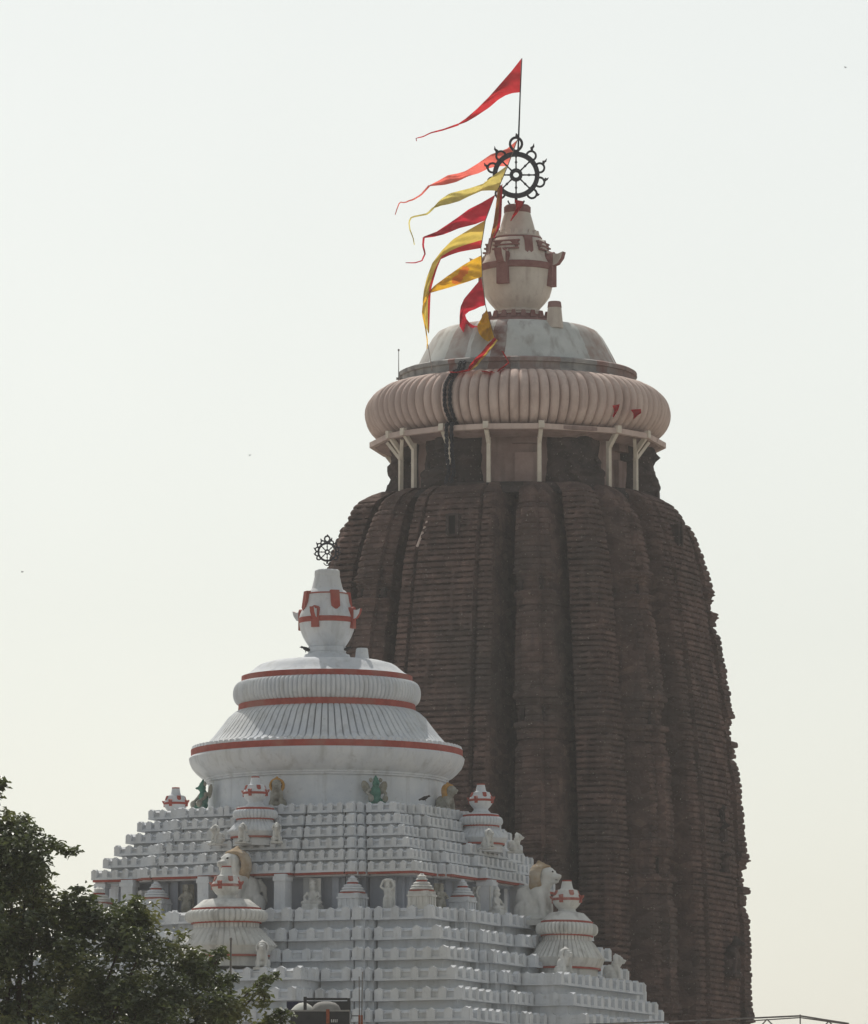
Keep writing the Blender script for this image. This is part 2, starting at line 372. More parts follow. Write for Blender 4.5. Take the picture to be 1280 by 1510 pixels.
for zi, off, ci in rows:
    Rr, row = tower_R(zi); pl = tower_plan(row)
    fade = min(1, max(.15, (row - 740) / 40))
    ring = []
    for s4 in range(4):
        for (u, v, zone) in pl:
            k = {0: 1.0, 1: .9, 2: .45, 3: 1.35}[zone]
            if zone == 3 and ci % 8 in (0,): k = 2.3
            if zone == 0 and ci % 8 == 4: k = 1.5
            x, y = u * Rr, -v * Rr
            p3 = Vector((x + s4 * 37, y, zi))
            n1 = mnoise.noise(p3 * .9) * .05 + mnoise.noise(p3 * 2.7) * .05 + mnoise.noise(Vector((x * 1.7 + s4 * 11, ci * 3.1, y * .4))) * .07
            d = off * k + n1
            # blunt vertical dowels on the courses
            if zone in (0, 3):
                strip = (x / .56 + .3) % 1.0 < .30
                if strip and ci % 13 > 1: d = max(d, .01 + n1) + .025
            y -= d * fade
            if abs(u) > .7: x += math.copysign(d * fade * .8, u)
            for _ in range(s4): x, y = -y, x
            ring.append((x, y, zi))
    npl = len(ring); tv.extend(ring)
tb = MB(); nr = len(rows)
fs = []
for i in range(nr - 1):
    for j in range(npl):
        fs.append((i * npl + j, i * npl + (j + 1) % npl, (i + 1) * npl + (j + 1) % npl, (i + 1) * npl + j))
tb.add(tv, fs)
tb.build('tower_body', M_STONE, tower, R(28))
# platform that closes the shoulder
pf = MB(); rs = 205 * SD
def rough(r, z, a, i): return r * (1 + .03 * mnoise.noise(Vector((math.sin(a) * 6, math.cos(a) * 6, z * 2)))) + .1 * math.cos(8 * a)
pf.lathe([(rs * 1.05, ZR(752, YD)), (rs * 1.03, ZR(745, YD)), (rs * 1.0, ZR(741, YD)), (rs * .99, ZR(737, YD)), (rs * .93, ZR(734, YD)), (rs * .3, ZR(732, YD))], 96, rough)
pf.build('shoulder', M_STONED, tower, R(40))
# small windows: framed dark recess on front and right faces
for k, (row, zw) in enumerate(((797, 0), (797, 1))):
    zc_ = ZR(row + 6, YD); Rr, _ = tower_R(zc_)
    wmb = MB(); fr = MB(); rot = Matrix.Rotation(k * PI / 2, 4, 'Z')
    wmb.boxm(rot @ Matrix.Translation((.25 * (1 - 2 * k), -Rr * 1.0 - .02, zc_)), .36, .4, .95)
    wo = wmb.build('window', M_DARK, tower)
    for dx in (-.26, .26): fr.boxm(rot @ Matrix.Translation((.25 * (1 - 2 * k) + dx, -Rr * 1.0 - .06, zc_)), .16, .5, 1.1)
    for dz in (-.52, .52): fr.boxm(rot @ Matrix.Translation((.25 * (1 - 2 * k), -Rr * 1.0 - .05, zc_ + dz)), .36, .5, .1)
    fr.build('window_frame', M_STONED, wo)
# niches of the turret relief
for k in range(2):
    rot = Matrix.Rotation(k * PI / 2, 4, 'Z')
    for sgn in (-1, 1):
        for ti in range(4):
            rmid = TOPS[ti] + .82 * (TOPS[ti + 1] - TOPS[ti]); zc_ = ZR(rmid, YD); Rr, _ = tower_R(zc_)
            nb = MB(); hn = (TOPS[ti + 1] - TOPS[ti]) * .10 * SD
            for dx in (-.24, .24): nb.boxm(rot @ Matrix.Translation((sgn * .45 * Rr + dx, -Rr * .872, zc_)), .22, .3, hn * .9)
            no = nb.build('niche', M_DARK, tower)
            pb = MB()
            for dx in (-.55, 0, .55): pb.boxm(rot @ Matrix.Translation((sgn * .45 * Rr + dx, -Rr * .875, zc_)), .26, .5, hn * 1.1)
            pb.jitter(.02); pb.build('niche_pillar', M_STONED, no)
# dark lions that jut out of the tower's right side
def beast_silhouette(parent, u, row, sc, k=1):
    zc_ = ZR(row, YD); Rr, _ = tower_R(zc_)
    b = MB(); rot = Matrix.Rotation(k * PI / 2, 4, 'Z')
    def p(x, y, z): return rot @ Vector((u + x * sc, -Rr - y * sc, zc_ + z * sc))
    def e(c, r): b.ell(p(*c), (r[0] * sc, r[1] * sc, r[2] * sc), M=rot)
    e((0, .0, -.1), (.5, .55, .55)); e((0, .25, .45), (.38, .38, .45)); e((0, .55, .95), (.26, .30, .28)); e((0, .85, .9), (.16, .22, .15)); e((0, .45, 1.25), (.12, .12, .2))
    b.tube([p(.25, .45, .45), p(.28, .6, 0), p(.28, .5, -.6)], [.14 * sc, .11 * sc, .12 * sc]); b.tube([p(-.25, .45, .45), p(-.28, .6, 0), p(-.28, .5, -.6)], [.14 * sc, .11 * sc, .12 * sc])
    b.boxm(Matrix.Translation(p(0, .1, -.75)) @ rot, 1.1 * sc, 1.2 * sc, .3 * sc)
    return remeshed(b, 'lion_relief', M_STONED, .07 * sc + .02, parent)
beast_silhouette(tower, .6, 1424, .95)
for row, sc in ((1212, .42), (1240, .5), (1282, .48)): beast_silhouette(tower, .4, row, sc)
# neck: pink core, rough dark piers, posts, ring beam
zn0, zn1 = ZR(737, YD), ZR(648, YD)
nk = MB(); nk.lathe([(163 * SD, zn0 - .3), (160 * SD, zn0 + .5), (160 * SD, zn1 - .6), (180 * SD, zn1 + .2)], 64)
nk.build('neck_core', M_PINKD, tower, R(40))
def azl(az): return R(az) + TH                     # azimuth seen from the camera -> tower local angle
for az, wd, rr in ((-36, 19, 189), (29, 17, 190), (84, 17, 200), (-79, 15, 188), (150, 24, 190), (-150, 24, 190)):
    b = MB(); a0 = azl(az); nn = 14; kk = 16; vs = []; fs = []
    for i in range(kk + 1):
        t = i / kk; zz = zn0 - .3 + (zn1 + .25 - zn0) * t
        for j in range(nn + 1):
            a = a0 + R(wd) * (j / nn * 2 - 1) * (1 - .12 * math.sin(PI * t))
            edge = 1 - abs(j / nn * 2 - 1) ** 4
            r_ = (150 + (rr - 150) * edge) * SD + .32 * mnoise.noise(Vector((a * 9, zz * 1.3, az))) + .22 * mnoise.noise(Vector((a * 24, zz * 3.1, az))) + .25 * mnoise.noise(Vector((zz * 1.9, az * 7.0, 3.0))) + .10 * mnoise.noise(Vector((zz * 5.9, az * 7.0 + a * 3, 8.0)))
            r_ += .35 * (1 - t) ** 2
            vs.append((r_ * math.sin(a), -r_ * math.cos(a), zz))
    for i in range(kk):
        for j in range(nn): q = i * (nn + 1) + j; fs.append((q, q + 1, q + nn + 2, q + nn + 1))
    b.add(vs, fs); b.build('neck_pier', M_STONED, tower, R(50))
for az, rr in ((30, 186), (-37, 186), (85, 192)):
    b = MB(); b.box((0, 0, .25), (1.9, 1.2, .5)); b.ell((0, -.05, .75), (.95, .62, .36)); b.ell((0, .1, 1.35), (.55, .42, .75))
    for k in (-1, 1):
        b.ell((k * .72, -.25, .72), (.42, .42, .30)); b.tube([(k * .5, .05, 1.8), (k * .88, -.1, 1.3), (k * .55, -.5, .95)], [.2, .17, .14], 8)
    b.ell((0, -.05, 2.15), (.36, .36, .40)); b.ell((0, -.02, 2.5), (.40, .36, .2)); b.ell((0, 0, 2.72), (.24, .24, .22)); b.ell((0, -.4, 2.1), (.1, .12, .1))
    Mt = Matrix.Rotation(azl(az), 4, 'Z') @ Matrix.Translation((0, -rr * SD, zn0 - .1)); b.v = [tuple(Mt @ Vector(v)) for v in b.v]
    remeshed(b, 'neck_statue', M_STONED, .06, tower, 1)
# stepped pink brackets in the bays
for az in (-2, 62):
    b = MB(); a0 = azl(az)
    for zz, ww, rr in ((0, 1.15, 167), (1, 1.4, 170), (2, 1.9, 175)):
        zt = zn0 + (zn1 - zn0) * (.62 + .13 * zz)
        b.boxm(Matrix.Rotation(a0, 4, 'Z') @ Matrix.Translation((.55, -rr * SD + .3, zt if zz else zn0 + .9)), ww, .6, .38 if zz else 1.6)
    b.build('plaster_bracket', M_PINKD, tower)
zbm = ZR(661, YD)
AZP = [-60.7, -50.7, -31.2, -13, 8.3, 41.4, 60, 118, 150, 180, 210, 245]
for az in AZP:
    b = MB(); a = azl(az); dr = Vector((math.sin(a), -math.cos(a), 0))
    p0 = dr * (198 * SD); rot = Matrix.Rotation(a, 4, 'Z')
    zk = zbm - .55
    b.boxm(Matrix.Translation(p0 + Vector((0, 0, (zn0 + zk) / 2 - .05))) @ rot,   .20, .20, zk - zn0 + .5)
    b.bar(p0 + Vector((0, 0, zk - .1)), dr * (214 * SD) + Vector((0, 0, zbm + .02)), .19, .22)
    b.boxm(Matrix.Translation(dr * (218 * SD) + Vector((0, 0, zbm + .20))) @ rot, .28, .24, .36)
    if az in (-60.7, 60): b.bar(p0 + Vector((0, 0, zk - .5)), p0 + rot.to_3x3() @ Vector((-.75, -.35, zk + .45)), .16); b.bar(p0 + Vector((0, 0, zk - .5)), p0 + rot.to_3x3() @ Vector((.75, -.35, zk + .45)), .16)
    b.jitter(.012); b.build('post', M_CREAMP, tower)
bm_ = MB(); n = len(AZP)
for i in range(n):
    a, b2 = azl(AZP[i]), azl(AZP[(i + 1) % n] + (360 if i == n - 1 else 0))
    steps = max(1, int((b2 - a) / R(20)))
    for k in range(steps):
        aa, ab = a + (b2 - a) * k / steps, a + (b2 - a) * (k + 1) / steps
        rr = 216 * SD
        bm_.bar((rr * math.sin(aa), -rr * math.cos(aa), zbm + .12), (rr * math.sin(ab), -rr * math.cos(ab), zbm + .12), .26, .27)
bm_.build('ring_beam', M_PINK, tower)
sf = MB(); sf.lathe([(196 * SD, ZR(676, YD)), (222 * SD, ZR(659, YD)), (223 * SD, ZR(655, YD)), (204 * SD, ZR(652, YD)), (178 * SD, ZR(650, YD))], 48, None)
for_r = [(186 * SD, ZR(668, YD)), (218 * SD, ZR(657, YD))]
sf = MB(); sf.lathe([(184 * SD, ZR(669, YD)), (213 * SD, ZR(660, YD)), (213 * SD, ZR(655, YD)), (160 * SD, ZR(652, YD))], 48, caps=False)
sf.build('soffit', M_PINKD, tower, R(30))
# ribbed disc
NR = 92; dprof = []
for i in range(17):
    t = -62 + (151 - 62 + 62) * 0 + i * (62 + 78) / 16          # degrees, from under-rim to the top
    dprof.append((t))
cz = ZR(612, YD); dpr = []
for t in dprof:
    c_, s_ = math.cos(R(t)), math.sin(R(t))
    rr = 172 + 54.5 * c_; zz = (47 if s_ < 0 else 43.5) * s_
    dpr.append((rr * SD, cz + zz * SD))
dpr = [(196 * SD, dpr[0][1] + .02)] + dpr
rj = random.Random(11); rjit = [rj.uniform(-.05, .05) for _ in range(NR)]; rdep = [rj.uniform(.34, .50) for _ in range(NR)]
def ribs_d(r, z, a, i):
    k = int(a * NR / (2 * PI) + 1e-6) % NR; s_ = ((a * NR / (2 * PI) + 1e-6) % 1.0) * 2 - 1
    return r + rjit[k] * (1 - s_ * s_) - rdep[k] * (1 - math.sqrt(max(0, 1 - abs(s_) ** 2.6 * .98)))
am = MB(); am.lathe(dpr, NR * 8, ribs_d, ph0=0)
rd = am.build('ribbed_disc', M_PINK, tower, R(60))
# ring and dome cap above the disc
cr = MB(); cr.lathe([(172 * SD, ZR(574, YD)), (177 * SD, ZR(573, YD)), (177 * SD, ZR(567, YD)), (173.5 * SD, ZR(566.5, YD)), (173.5 * SD, ZR(558, YD)), (177 * SD, ZR(557.5, YD)), (177 * SD, ZR(552, YD)), (173 * SD, ZR(550, YD)), (150 * SD, ZR(548.5, YD))], 96, lambda r, z, a, i: r * (1 + .004 * mnoise.noise(Vector((a * 5, z, i)))))
cr.build('cap_ring', M_GREYD, tower, R(35))
# cap material: pale plaster with worn painted wedges (paint laid on the dome by angle)
M_CAP = mat('stained_white_dome', (.54, .555, .53), (.66, .67, .645), .8, c3=(.50, .46, .42), streak=.7, streakc=(.30, .27, .245), bump=.25)
def wedges(m, spans, col):
    t = m.node_tree; N = t.nodes; L = t.links; b = [n_ for n_ in N if n_.type == 'BSDF_PRINCIPLED'][0]
    src = b.inputs['Base Color'].links[0].from_socket
    tc = N.new('ShaderNodeTexCoord'); sx = N.new('ShaderNodeSeparateXYZ'); L.new(tc.outputs['Object'], sx.inputs[0])
    neg = N.new('ShaderNodeMath'); neg.operation = 'MULTIPLY'; neg.inputs[1].default_value = -1; L.new(sx.outputs[1], neg.inputs[0])
    at = N.new('ShaderNodeMath'); at.operation = 'ARCTAN2'; L.new(sx.outputs[0], at.inputs[0]); L.new(neg.outputs[0], at.inputs[1])
    nz_ = N.new('ShaderNodeTexNoise'); nz_.inputs['Scale'].default_value = 1.6; nz_.inputs['Detail'].default_value = 8; L.new(tc.outputs['Object'], nz_.inputs['Vector'])
    for (a0, a1, st, cc) in spans:
        c = N.new('ShaderNodeMath'); c.operation = 'COMPARE'; c.inputs[1].default_value = (a0 + a1) / 2; c.inputs[2].default_value = (a1 - a0) / 2
        ad = N.new('ShaderNodeMath'); ad.operation = 'MULTIPLY_ADD'; ad.inputs[1].default_value = .06; L.new(nz_.outputs['Fac'], ad.inputs[0]); L.new(at.outputs[0], ad.inputs[2])
        L.new(ad.outputs[0], c.inputs[0])
        mr_ = N.new('ShaderNodeMapRange'); mr_.inputs[1].default_value = .38; mr_.inputs[2].default_value = .62; mr_.inputs[3].default_value = st * .45; mr_.inputs[4].default_value = st; L.new(nz_.outputs['Fac'], mr_.inputs[0])
        mu = N.new('ShaderNodeMath'); mu.operation = 'MULTIPLY'; L.new(c.outputs[0], mu.inputs[0]); L.new(mr_.outputs[0], mu.inputs[1])
        x = N.new('ShaderNodeMix'); x.data_type = 'RGBA'; L.new(mu.outputs[0], x.inputs[0]); L.new(src, x.inputs[6]); x.inputs[7].default_value = (*cc, 1); src = x.outputs[2]
    L.new(src, b.inputs['Base Color'])
wedges(M_CAP, [(azl(-14.5), azl(-6), 1.0, (.20, .10, .09)), (azl(-45), azl(-30), .75, (.30, .19, .16)), (azl(-27), azl(-17), .6, (.26, .22, .2)), (azl(46), azl(74), .85, (.34, .24, .20)), (azl(78), azl(95), .9, (.29, .17, .14)), (azl(-78), azl(-60), .5, (.36, .30, .27))], None)
wedges(M_GREYD, [(azl(-34), azl(-30), .8, (.24, .09, .07)), (azl(-13), azl(-2), .8, (.2, .11, .1)), (azl(2), azl(22), .4, (.3, .14, .11)), (azl(42), azl(50), .7, (.25, .09, .07))], None)
dc = MB(); dc.lathe([(151 * SD, ZR(547, YD)), (149 * SD, ZR(542, YD)), (142 * SD, ZR(528, YD)), (135 * SD, ZR(515, YD)), (127 * SD, ZR(501.5, YD)), (119 * SD, ZR(492, YD)), (109 * SD, ZR(487.5, YD)), (86 * SD, ZR(483.5, YD)), (40 * SD, ZR(481, YD))], 96)
dc.build('dome_cap', M_CAP, tower, R(50))
def tp(tab): return [(r * SD, ZR(y, YD)) for r, y in tab]
ft = MB(); ft.lathe(tp([(62, 482), (60, 476), (52, 475), (50, 471), (46, 470)]), 48); 
for k in range(22):
    a = 2 * PI * k / 22; ft.boxm(Matrix.Rotation(a, 4, 'Z') @ Matrix.Translation((0, -51 * SD, ZR(469, YD))), .33, .22, .36, taper=.5)
ft.build('finial_foot', M_MAROON, tower, R(30))
vf = vase_finial(tower, tp([(44, 473), (36, 468), (34, 464), (36, 462), (36, 460), (32, 458), (35, 454), (41.5, 447), (48, 438), (51.5, 426), (53, 413), (54, 403), (54, 392), (50, 385), (46.5, 376), (44.5, 367), (43, 361), (40, 356), (34, 352), (31, 350)]),
                 (ZR(402, YD), ZR(391, YD), 56.5 * SD), .62, 1.05, .75, (.44, ZR(376, YD), ZR(353, YD), 47.5 * SD, 43 * SD), (.62, .72, .42), M_CREAM, M_MAROON)
lid = MB(); lid.lathe(tp([(34, 353), (35, 351), (35, 349), (32, 348), (30, 346), (27.5, 343), (24.5, 332), (21, 320), (18.5, 312)]), 40)
for k in range(18):
    a = 2 * PI * k / 18; lid.boxm(Matrix.Rotation(a, 4, 'Z') @ Matrix.Translation((0, -31 * SD, ZR(346, YD))), .3, .16, .30, taper=.45)
lid.build('lid', M_CREAM, vf, R(35))
for y0, y1, rr in ((354.5, 351.5, 37), (470, 466, 37.5)):
    q = MB(); q.lathe(tp([(rr - 4, y0), (rr, y0 - .3), (rr, y1 + .3), (rr - 4, y1)]), 40, caps=False); q.build('maroon_trim', M_MAROON, vf, R(35))
q = MB(); q.lathe(tp([(19, 315), (20, 314), (20, 306), (17, 303), (4, 302)]), 32); q.build('maroon_tip', M_MAROON, vf, R(35))
for k in range(4):
    q = MB()
    for zz in (361, 367, 373): q.boxm(Matrix.Rotation(k * PI / 2, 4, 'Z') @ Matrix.Translation((0, -41.0 * SD - .012 * (zz - 361), ZR(zz, YD))), 1.45, .16, .08)
    q.boxm(Matrix.Rotation(k * PI / 2, 4, 'Z') @ Matrix.Translation((0, -40.6 * SD, ZR(367, YD))), 1.3, .16, .5)
    q.build('stepped_panel', M_MAROON, vf)
q = MB(); a = azl(25); q.lathe(tp([(13, 500), (12.2, 492), (10, 469)]), 20, c=(117 * SD * math.sin(azl(27)), -117 * SD * math.cos(azl(27))))
q.build('side_cone', M_CREAM, tower, R(40))
q = MB(); q.lathe(tp([(10.6, 470), (9.6, 462), (8.5, 461)]), 20, c=(117 * SD * math.sin(azl(27)), -117 * SD * math.cos(azl(27)))); q.build('cone_tip', M_MAROON, tower, R(40))

q = MB(); pts = []
for (px, py) in ((644, 742), (637, 752), (630, 768), (623, 786), (615, 806)):
    Rr, _ = tower_R(ZR(py, YD)); r_ = Rr * 1.045
    w_ = P(px, py, YD - math.sqrt(max(1, r_ * r_ - ((px - 764) * SD) ** 2))); v_ = w_ - Vector((XD, YD, 0)); cT, sT = math.cos(TH), math.sin(TH)
    pts.append(Vector((v_.x * cT - v_.y * sT, v_.x * sT + v_.y * cT, v_.z)))
q.tube(pts, .07, 6); q.build('conductor_strip', M_PINK, tower)
def RP(az, rpx, row):                              # world point round the tower axis
    a = R(az); return Vector((XD + rpx * SD * math.sin(a), YD - rpx * SD * math.cos(a), ZR(row, YD)))

# ------------------------------------------------------------------ wheels
def wheel(name, label, c, r, hubr, nspoke, flames, crest, rz, thick, beads=True):
    t = thing(name, label, 'wheel', c, rz, 'metal wheels on the spires')
    def arc(cx, cz_, rr, a0, a1, n=14): return [Vector((cx + rr * math.cos(a0 + (a1 - a0) * i / n), 0, cz_ + rr * math.sin(a0 + (a1 - a0) * i / n))) for i in range(n + 1)]
    z0 = r * 1.06
    def annulus(ro, ri, d):
        m = MB(); n = 48; vs = []; fs = []
        for (rr, y) in ((ro, -d), (ro, d), (ri, d), (ri, -d)):
            for j in range(n): a = 2 * PI * j / n; vs.append((rr * math.cos(a), y, z0 + rr * math.sin(a)))
        for k in range(4):
            for j in range(n): fs.append((k * n + j, ((k + 1) % 4) * n + j, ((k + 1) % 4) * n + (j + 1) % n, k * n + (j + 1) % n))
        m.add(vs, fs); return m
    annulus(r, r * .80, thick).build('rim', M_IRON, t, R(30))
    annulus(hubr, hubr * .45, thick * 1.2).build('hub', M_IRON, t, R(30))
    for k in range(nspoke):
        a = PI / 2 + 2 * PI * k / nspoke; m = MB(); d = Vector((math.cos(a), 0, math.sin(a))); o = Vector((0, 0, z0))
        rs = [hubr * .95, r * .42, r * .50, r * .55, r * .60, r * .72, r * .82]; rad = [1.0, .75, .85, 1.5, .85, .75, 1.2]
        m.tube([o + d * q for q in rs], [x * thick * .62 for x in rad], 6); m.build('spoke', M_IRON, t, R(40))
    for a in flames:
        a = R(a); m = MB(); q = r * .20
        cx, cz_ = (r + q * .25) * math.cos(a), z0 + (r + q * .25) * math.sin(a)
        m.tube(arc(cx, cz_, q, a - 1.95, a + 1.95, 13), [thick * .7] * 14, 6)
        tx = [Vector((cx + q * math.cos(a + .5), 0, cz_ + q * math.sin(a + .5)))]
        up = Vector((math.cos(a) * .6, 0, math.sin(a) * .6 + .55)); side = Vector((-math.sin(a), 0, math.cos(a))) * (.35 if math.cos(a) > 0 else -.35)
        tx += [tx[0] + (up * .5 + side * .9) * q, tx[0] + (up * 1.0 + side * .1) * q, tx[0] + (up * 1.55 + side * .6) * q]
        m.tube(tx, [thick * .8, thick * 1.05, thick * .7, thick * .1], 6); m.build('flame', M_IRON, t, R(50))
    m = MB(); h = crest; pts = []
    for i in range(20):
        s_ = 2 * PI * i / 20; pts.append(Vector((h * .34 * math.sin(s_) * (1 - .35 * math.cos(s_ * .5) ** 8), 0, z0 + r + h * .42 - h * .38 * math.cos(s_))))
    m.tube(pts, thick * .85, 6, closed=True)
    m.tube([Vector((0, 0, z0 + r + h * .74)), Vector((h * .06, 0, z0 + r + h * .9)), Vector((0, 0, z0 + r + h * 1.05))], [thick * .9, thick * 1.2, thick * .15], 6)
    m.build('crest', M_IRON, t, R(50))
    m = MB(); m.tube([Vector((0, 0, -r * .15)), Vector((0, 0, z0 - r * .9))], thick * .9, 8)
    m.tube(arc(0, z0 - r * 1.02, r * .36, PI * 1.08, PI * 1.92, 10), thick * .5, 6); m.build('stem', M_IRON, t, R(50))
    return t
wz = ZR(258, YD); rW = 35 * SD
bigw = wheel('finial_wheel', 'large dark metal spoked wheel with flame curls on the brown tower, beside the flags', (P(761, 258, YD).x, YD, wz - rW * 1.06), rW, 9.6 * SD, 8, (52, 17, -17, -50, 128, 163, 197, 230), 27 * SD, 0.0, .088)
rw2 = 14.5 * SJ; c2 = P(482.5, 814, YJ)
wheel('finial_wheel', 'small dark metal wheel with flame curls on top of the white dome spire', (c2.x, YJ, c2.z - rw2 * 1.06), rw2, 4 * SJ, 8, (65, 40, 15, -10, -35, 115, 140, 165, 190, 215), 11.5 * SJ, 0.0, .052)

# ================================================================== HALL
hall = thing('temple_hall', 'white stepped temple hall with red banded dome in front of the brown tower', 'temple hall', (XJ, YJ, 0), -TH)
def jp(tab): return [(r * SJ, ZR(y, YJ)) for r, y in tab]
YN = YJ - 10.3                                   # depth of the nearest faces
pU = 18.7 * MPP(1230, YN); zU0 = ZR(1285, YN)
pL = 31.0 * MPP(1400, YN); zPk = ZR(1339.5, YN); hmL, hcL = .24, .38
zLed = zPk - hmL

def plan(a, va, ua, vr, ur, g_=.08, gd=.16):
    half = [(ur, vr), (ur, va - gd), (ur + g_, va - gd), (ur + g_, va), (ua - .58, va), (ua - .58, va - .13), (ua - .50, va - .13), (ua - .50, va), (ua, va), (ua, a + .27), (ua + .30, a + .27), (ua + .30, a - gd), (ua + .30 + g_, a - gd), (ua + .30 + g_, a), (a, a)]
    side = [(-u, v) for u, v in reversed(half[:-1])] + half
    out = []
    for s in range(4):
        for u, v in side:
            x, y = u, -v
            for _ in range(s): x, y = -y, x
            out.append((x, y))
    return out
def faces(a, va, ua, vr, ur, g_=.08):
    """straight parapet runs ((x,y),(x,y)) of one side, then turned for all four"""
    L = [((-ur, -vr), (ur, -vr))]
    for s in (-1, 1):
        for u0, u1, v in ((ur + g_, ua - .58, va), (ua - .50, ua, va), (ua + .30 + g_, a, a), (ua + .02, ua + .30, a + .27)):
            p, q = (s * u0, -v), (s * u1, -v)
            L.append((p, q) if s > 0 else (q, p))
        p, q = (s * ua, -va), (s * ua, -a - .28); L.append((p, q) if s > 0 else (q, p))
        if vr - va > .3:
            p, q = (s * ur, -vr), (s * ur, -va)
            L.append((p, q) if s > 0 else (q, p))
    out = []
    for k in range(4):
        for (p, q) in L:
            for _ in range(k): p, q = (-p[1], p[0]), (-q[1], q[0])
            out.append((Vector((*p, 0)), Vector((*q, 0))))
    return out
def teeth(mb, segs, zb, h, w, pitch, rnd, pro=.055):
    for p, q in segs:
        d = q - p; L = d.length
        if L < .2: continue
        d.normalize(); nrm = Vector((d.y, -d.x, 0))
        n = max(1, round((L - w) / pitch) + 1) if L > w * 1.3 else 1
        ww = min(w, L * .98)
        for i in range(n):
            c = p + d * (L / 2 if n == 1 else ww / 2 + (L - ww) * i / (n - 1))
            hh = h * rnd.uniform(.94, 1.05); wl = ww * rnd.uniform(.92, 1.0); ti = rnd.uniform(-.015, .015)
            pr = [(-wl / 2, 0), (wl / 2, 0), (wl / 2, hh * .80), (wl * .20, hh * .90), (ti, hh), (-wl * .20, hh * .90), (-wl / 2, hh * .80)]
            vs = []
            po = pro + rnd.uniform(-.012, .012)
            for dep in (po - .015, -.27):
                for s, z in pr: vs.append(c + d * s + nrm * dep + Vector((0, 0, zb + z)))
            m = len(pr)
            mb.add(vs, [tuple(range(m)), tuple(range(2 * m - 1, m - 1, -1))] + [(i_, m + i_, m + (i_ + 1) % m, (i_ + 1) % m) for i_ in range(m)])
rnd = random.Random(5)
def tier(dim, zb, hr, hc, hm, inset, tw, tp_, red=False, slope=.2):
    mb = MB(); a, va, ua, vr, ur = dim
    mb.prism(plan(a - inset, va - inset, ua, vr - inset, ur - inset * .5, gd=.2), zb - hr - (0 if red else .3), zb + .01)
    H = hc + hm
    mb.prism(plan(a, va, ua, vr, ur), zb, zb + .075)
    mb.prism(plan(a - .05, va - .05, ua - .03, vr - .05, ur - .03), zb + .075, zb + .13)
    mb.prism(plan(a - .20, va - .20, ua - .06, vr - .20, ur - .06), zb + .13, zb + .60 * H)
    mb.prism(plan(a - .16, va - .16, ua - .05, vr - .16, ur - .05), zb + .60 * H, zb + .60 * H + .035)
    mb.prism(plan(a - .17, va - .17, ua - .05, vr - .17, ur - .05), zb + .60 * H + .035, zb + .60 * H + .035 + slope, poly2=plan(a - inset - .06, va - inset - .06, ua - .05, vr - inset - .06, ur - .05))
    teeth(mb, faces(*dim), zb + .07, H - .07, tw, tp_, rnd, 0.0)
    mb.jitter(.007)
    o = mb.build('roof_tier', M_WHITE, hall)
    if red:
        r = MB(); r.prism(plan(a - .055, va - .055, ua - .03, vr - .055, ur - .04), zb - .10, zb + .004); r.build('red_band', M_RED, o)
    return o
UD = []
for i in range(6):
    a = 258 * SJ - .40 * i; va = a + .58
    vr = a + .95 if i < 3 else va + .10
    d = (a, va, 5.55 - .20 * i, vr, 2.4 if i < 3 else 2.3 - .1 * (i - 3)); UD.append(d)
    tier(d, zU0 + pU * i, .17, .27, .22, .30, .28, .55, red=(i == 0), slope=.09)
LD = []
NL = 13
for j in range(NL):
    a = 302 * SJ + .655 * j; va = a + .58
    big = j >= 3
    d = (a, va, 6.5 + .30 * j, (14.35 + .62 * (j - 3)) if big else a + .98, 5.3 if big else 3.05); LD.append(d)
    zb = zLed - hcL - pL * j
    tier(d, zb, .38, hcL, hmL, .42, .42, .86, slope=.14)
# clerestory
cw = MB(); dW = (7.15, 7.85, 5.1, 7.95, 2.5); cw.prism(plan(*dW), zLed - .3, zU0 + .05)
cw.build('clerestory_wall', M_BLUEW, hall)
ledge = MB(); ledge.prism(plan(*[x - .5 for x in LD[0][:2]], LD[0][2], LD[0][3] - .5, LD[0][4]), zLed - .2, zLed + .004); ledge.build('ledge_slab', M_WHITE, hall)
zcl = (zLed, zU0)
def pillar(x, y, w_, d_):
    b = MB(); b.box((x, y, (zcl[0] + zcl[1]) / 2 - .05), (w_, d_, zcl[1] - zcl[0] - .04)); b.box((x, y, zcl[1] - .28), (w_ + .10, d_ + .10, .20)); b.box((x, y, zcl[0] + .12), (w_ + .12, d_ + .12, .24))
    b.jitter(.01); b.build('pillar', M_WHITE, hall)
for s in (-1, 1):
    for k in range(4):
        x, y = s * 1.97, -9.2
        for _ in range(k): x, y = -y, x
        pillar(x, y, .56 if k % 2 == 0 else .75, .75 if k % 2 == 0 else .56)
pillar(-6.35, -8.45, .62, .6); pillar(-8.0, -8.0, .5, .5); pillar(-8.2, -6.2, .6, .6); pillar(-9.2, 3.9, .6, .6)
for k in range(4):
    for u in (-4.15, 4.15, -6.7, 6.7):
        v = 7.93 if abs(u) < 5 else 7.22
        x, y = u, -v
        for _ in range(k): x, y = -y, x
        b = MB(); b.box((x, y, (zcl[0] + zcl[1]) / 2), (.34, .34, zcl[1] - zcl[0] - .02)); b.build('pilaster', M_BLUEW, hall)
    for s in (-1, 1):
        x, y = s * 2.75, -7.95
        for _ in range(k): x, y = -y, x
        b = MB(); b.box((x, y, (zcl[0] + zcl[1]) / 2), (.42, .42, zcl[1] - zcl[0] - .02)); b.build('pilaster', M_WHITE, hall)
# lower hall walls under the last tier
lw = MB(); dl = LD[-1]; lw.prism(plan(dl[0] - .6, dl[1] - .6, dl[2], dl[3] - .6, dl[4]), -.5, zLed - hcL - pL * (NL - 1) - .3); lw.build('hall_wall', M_WHITE, hall)
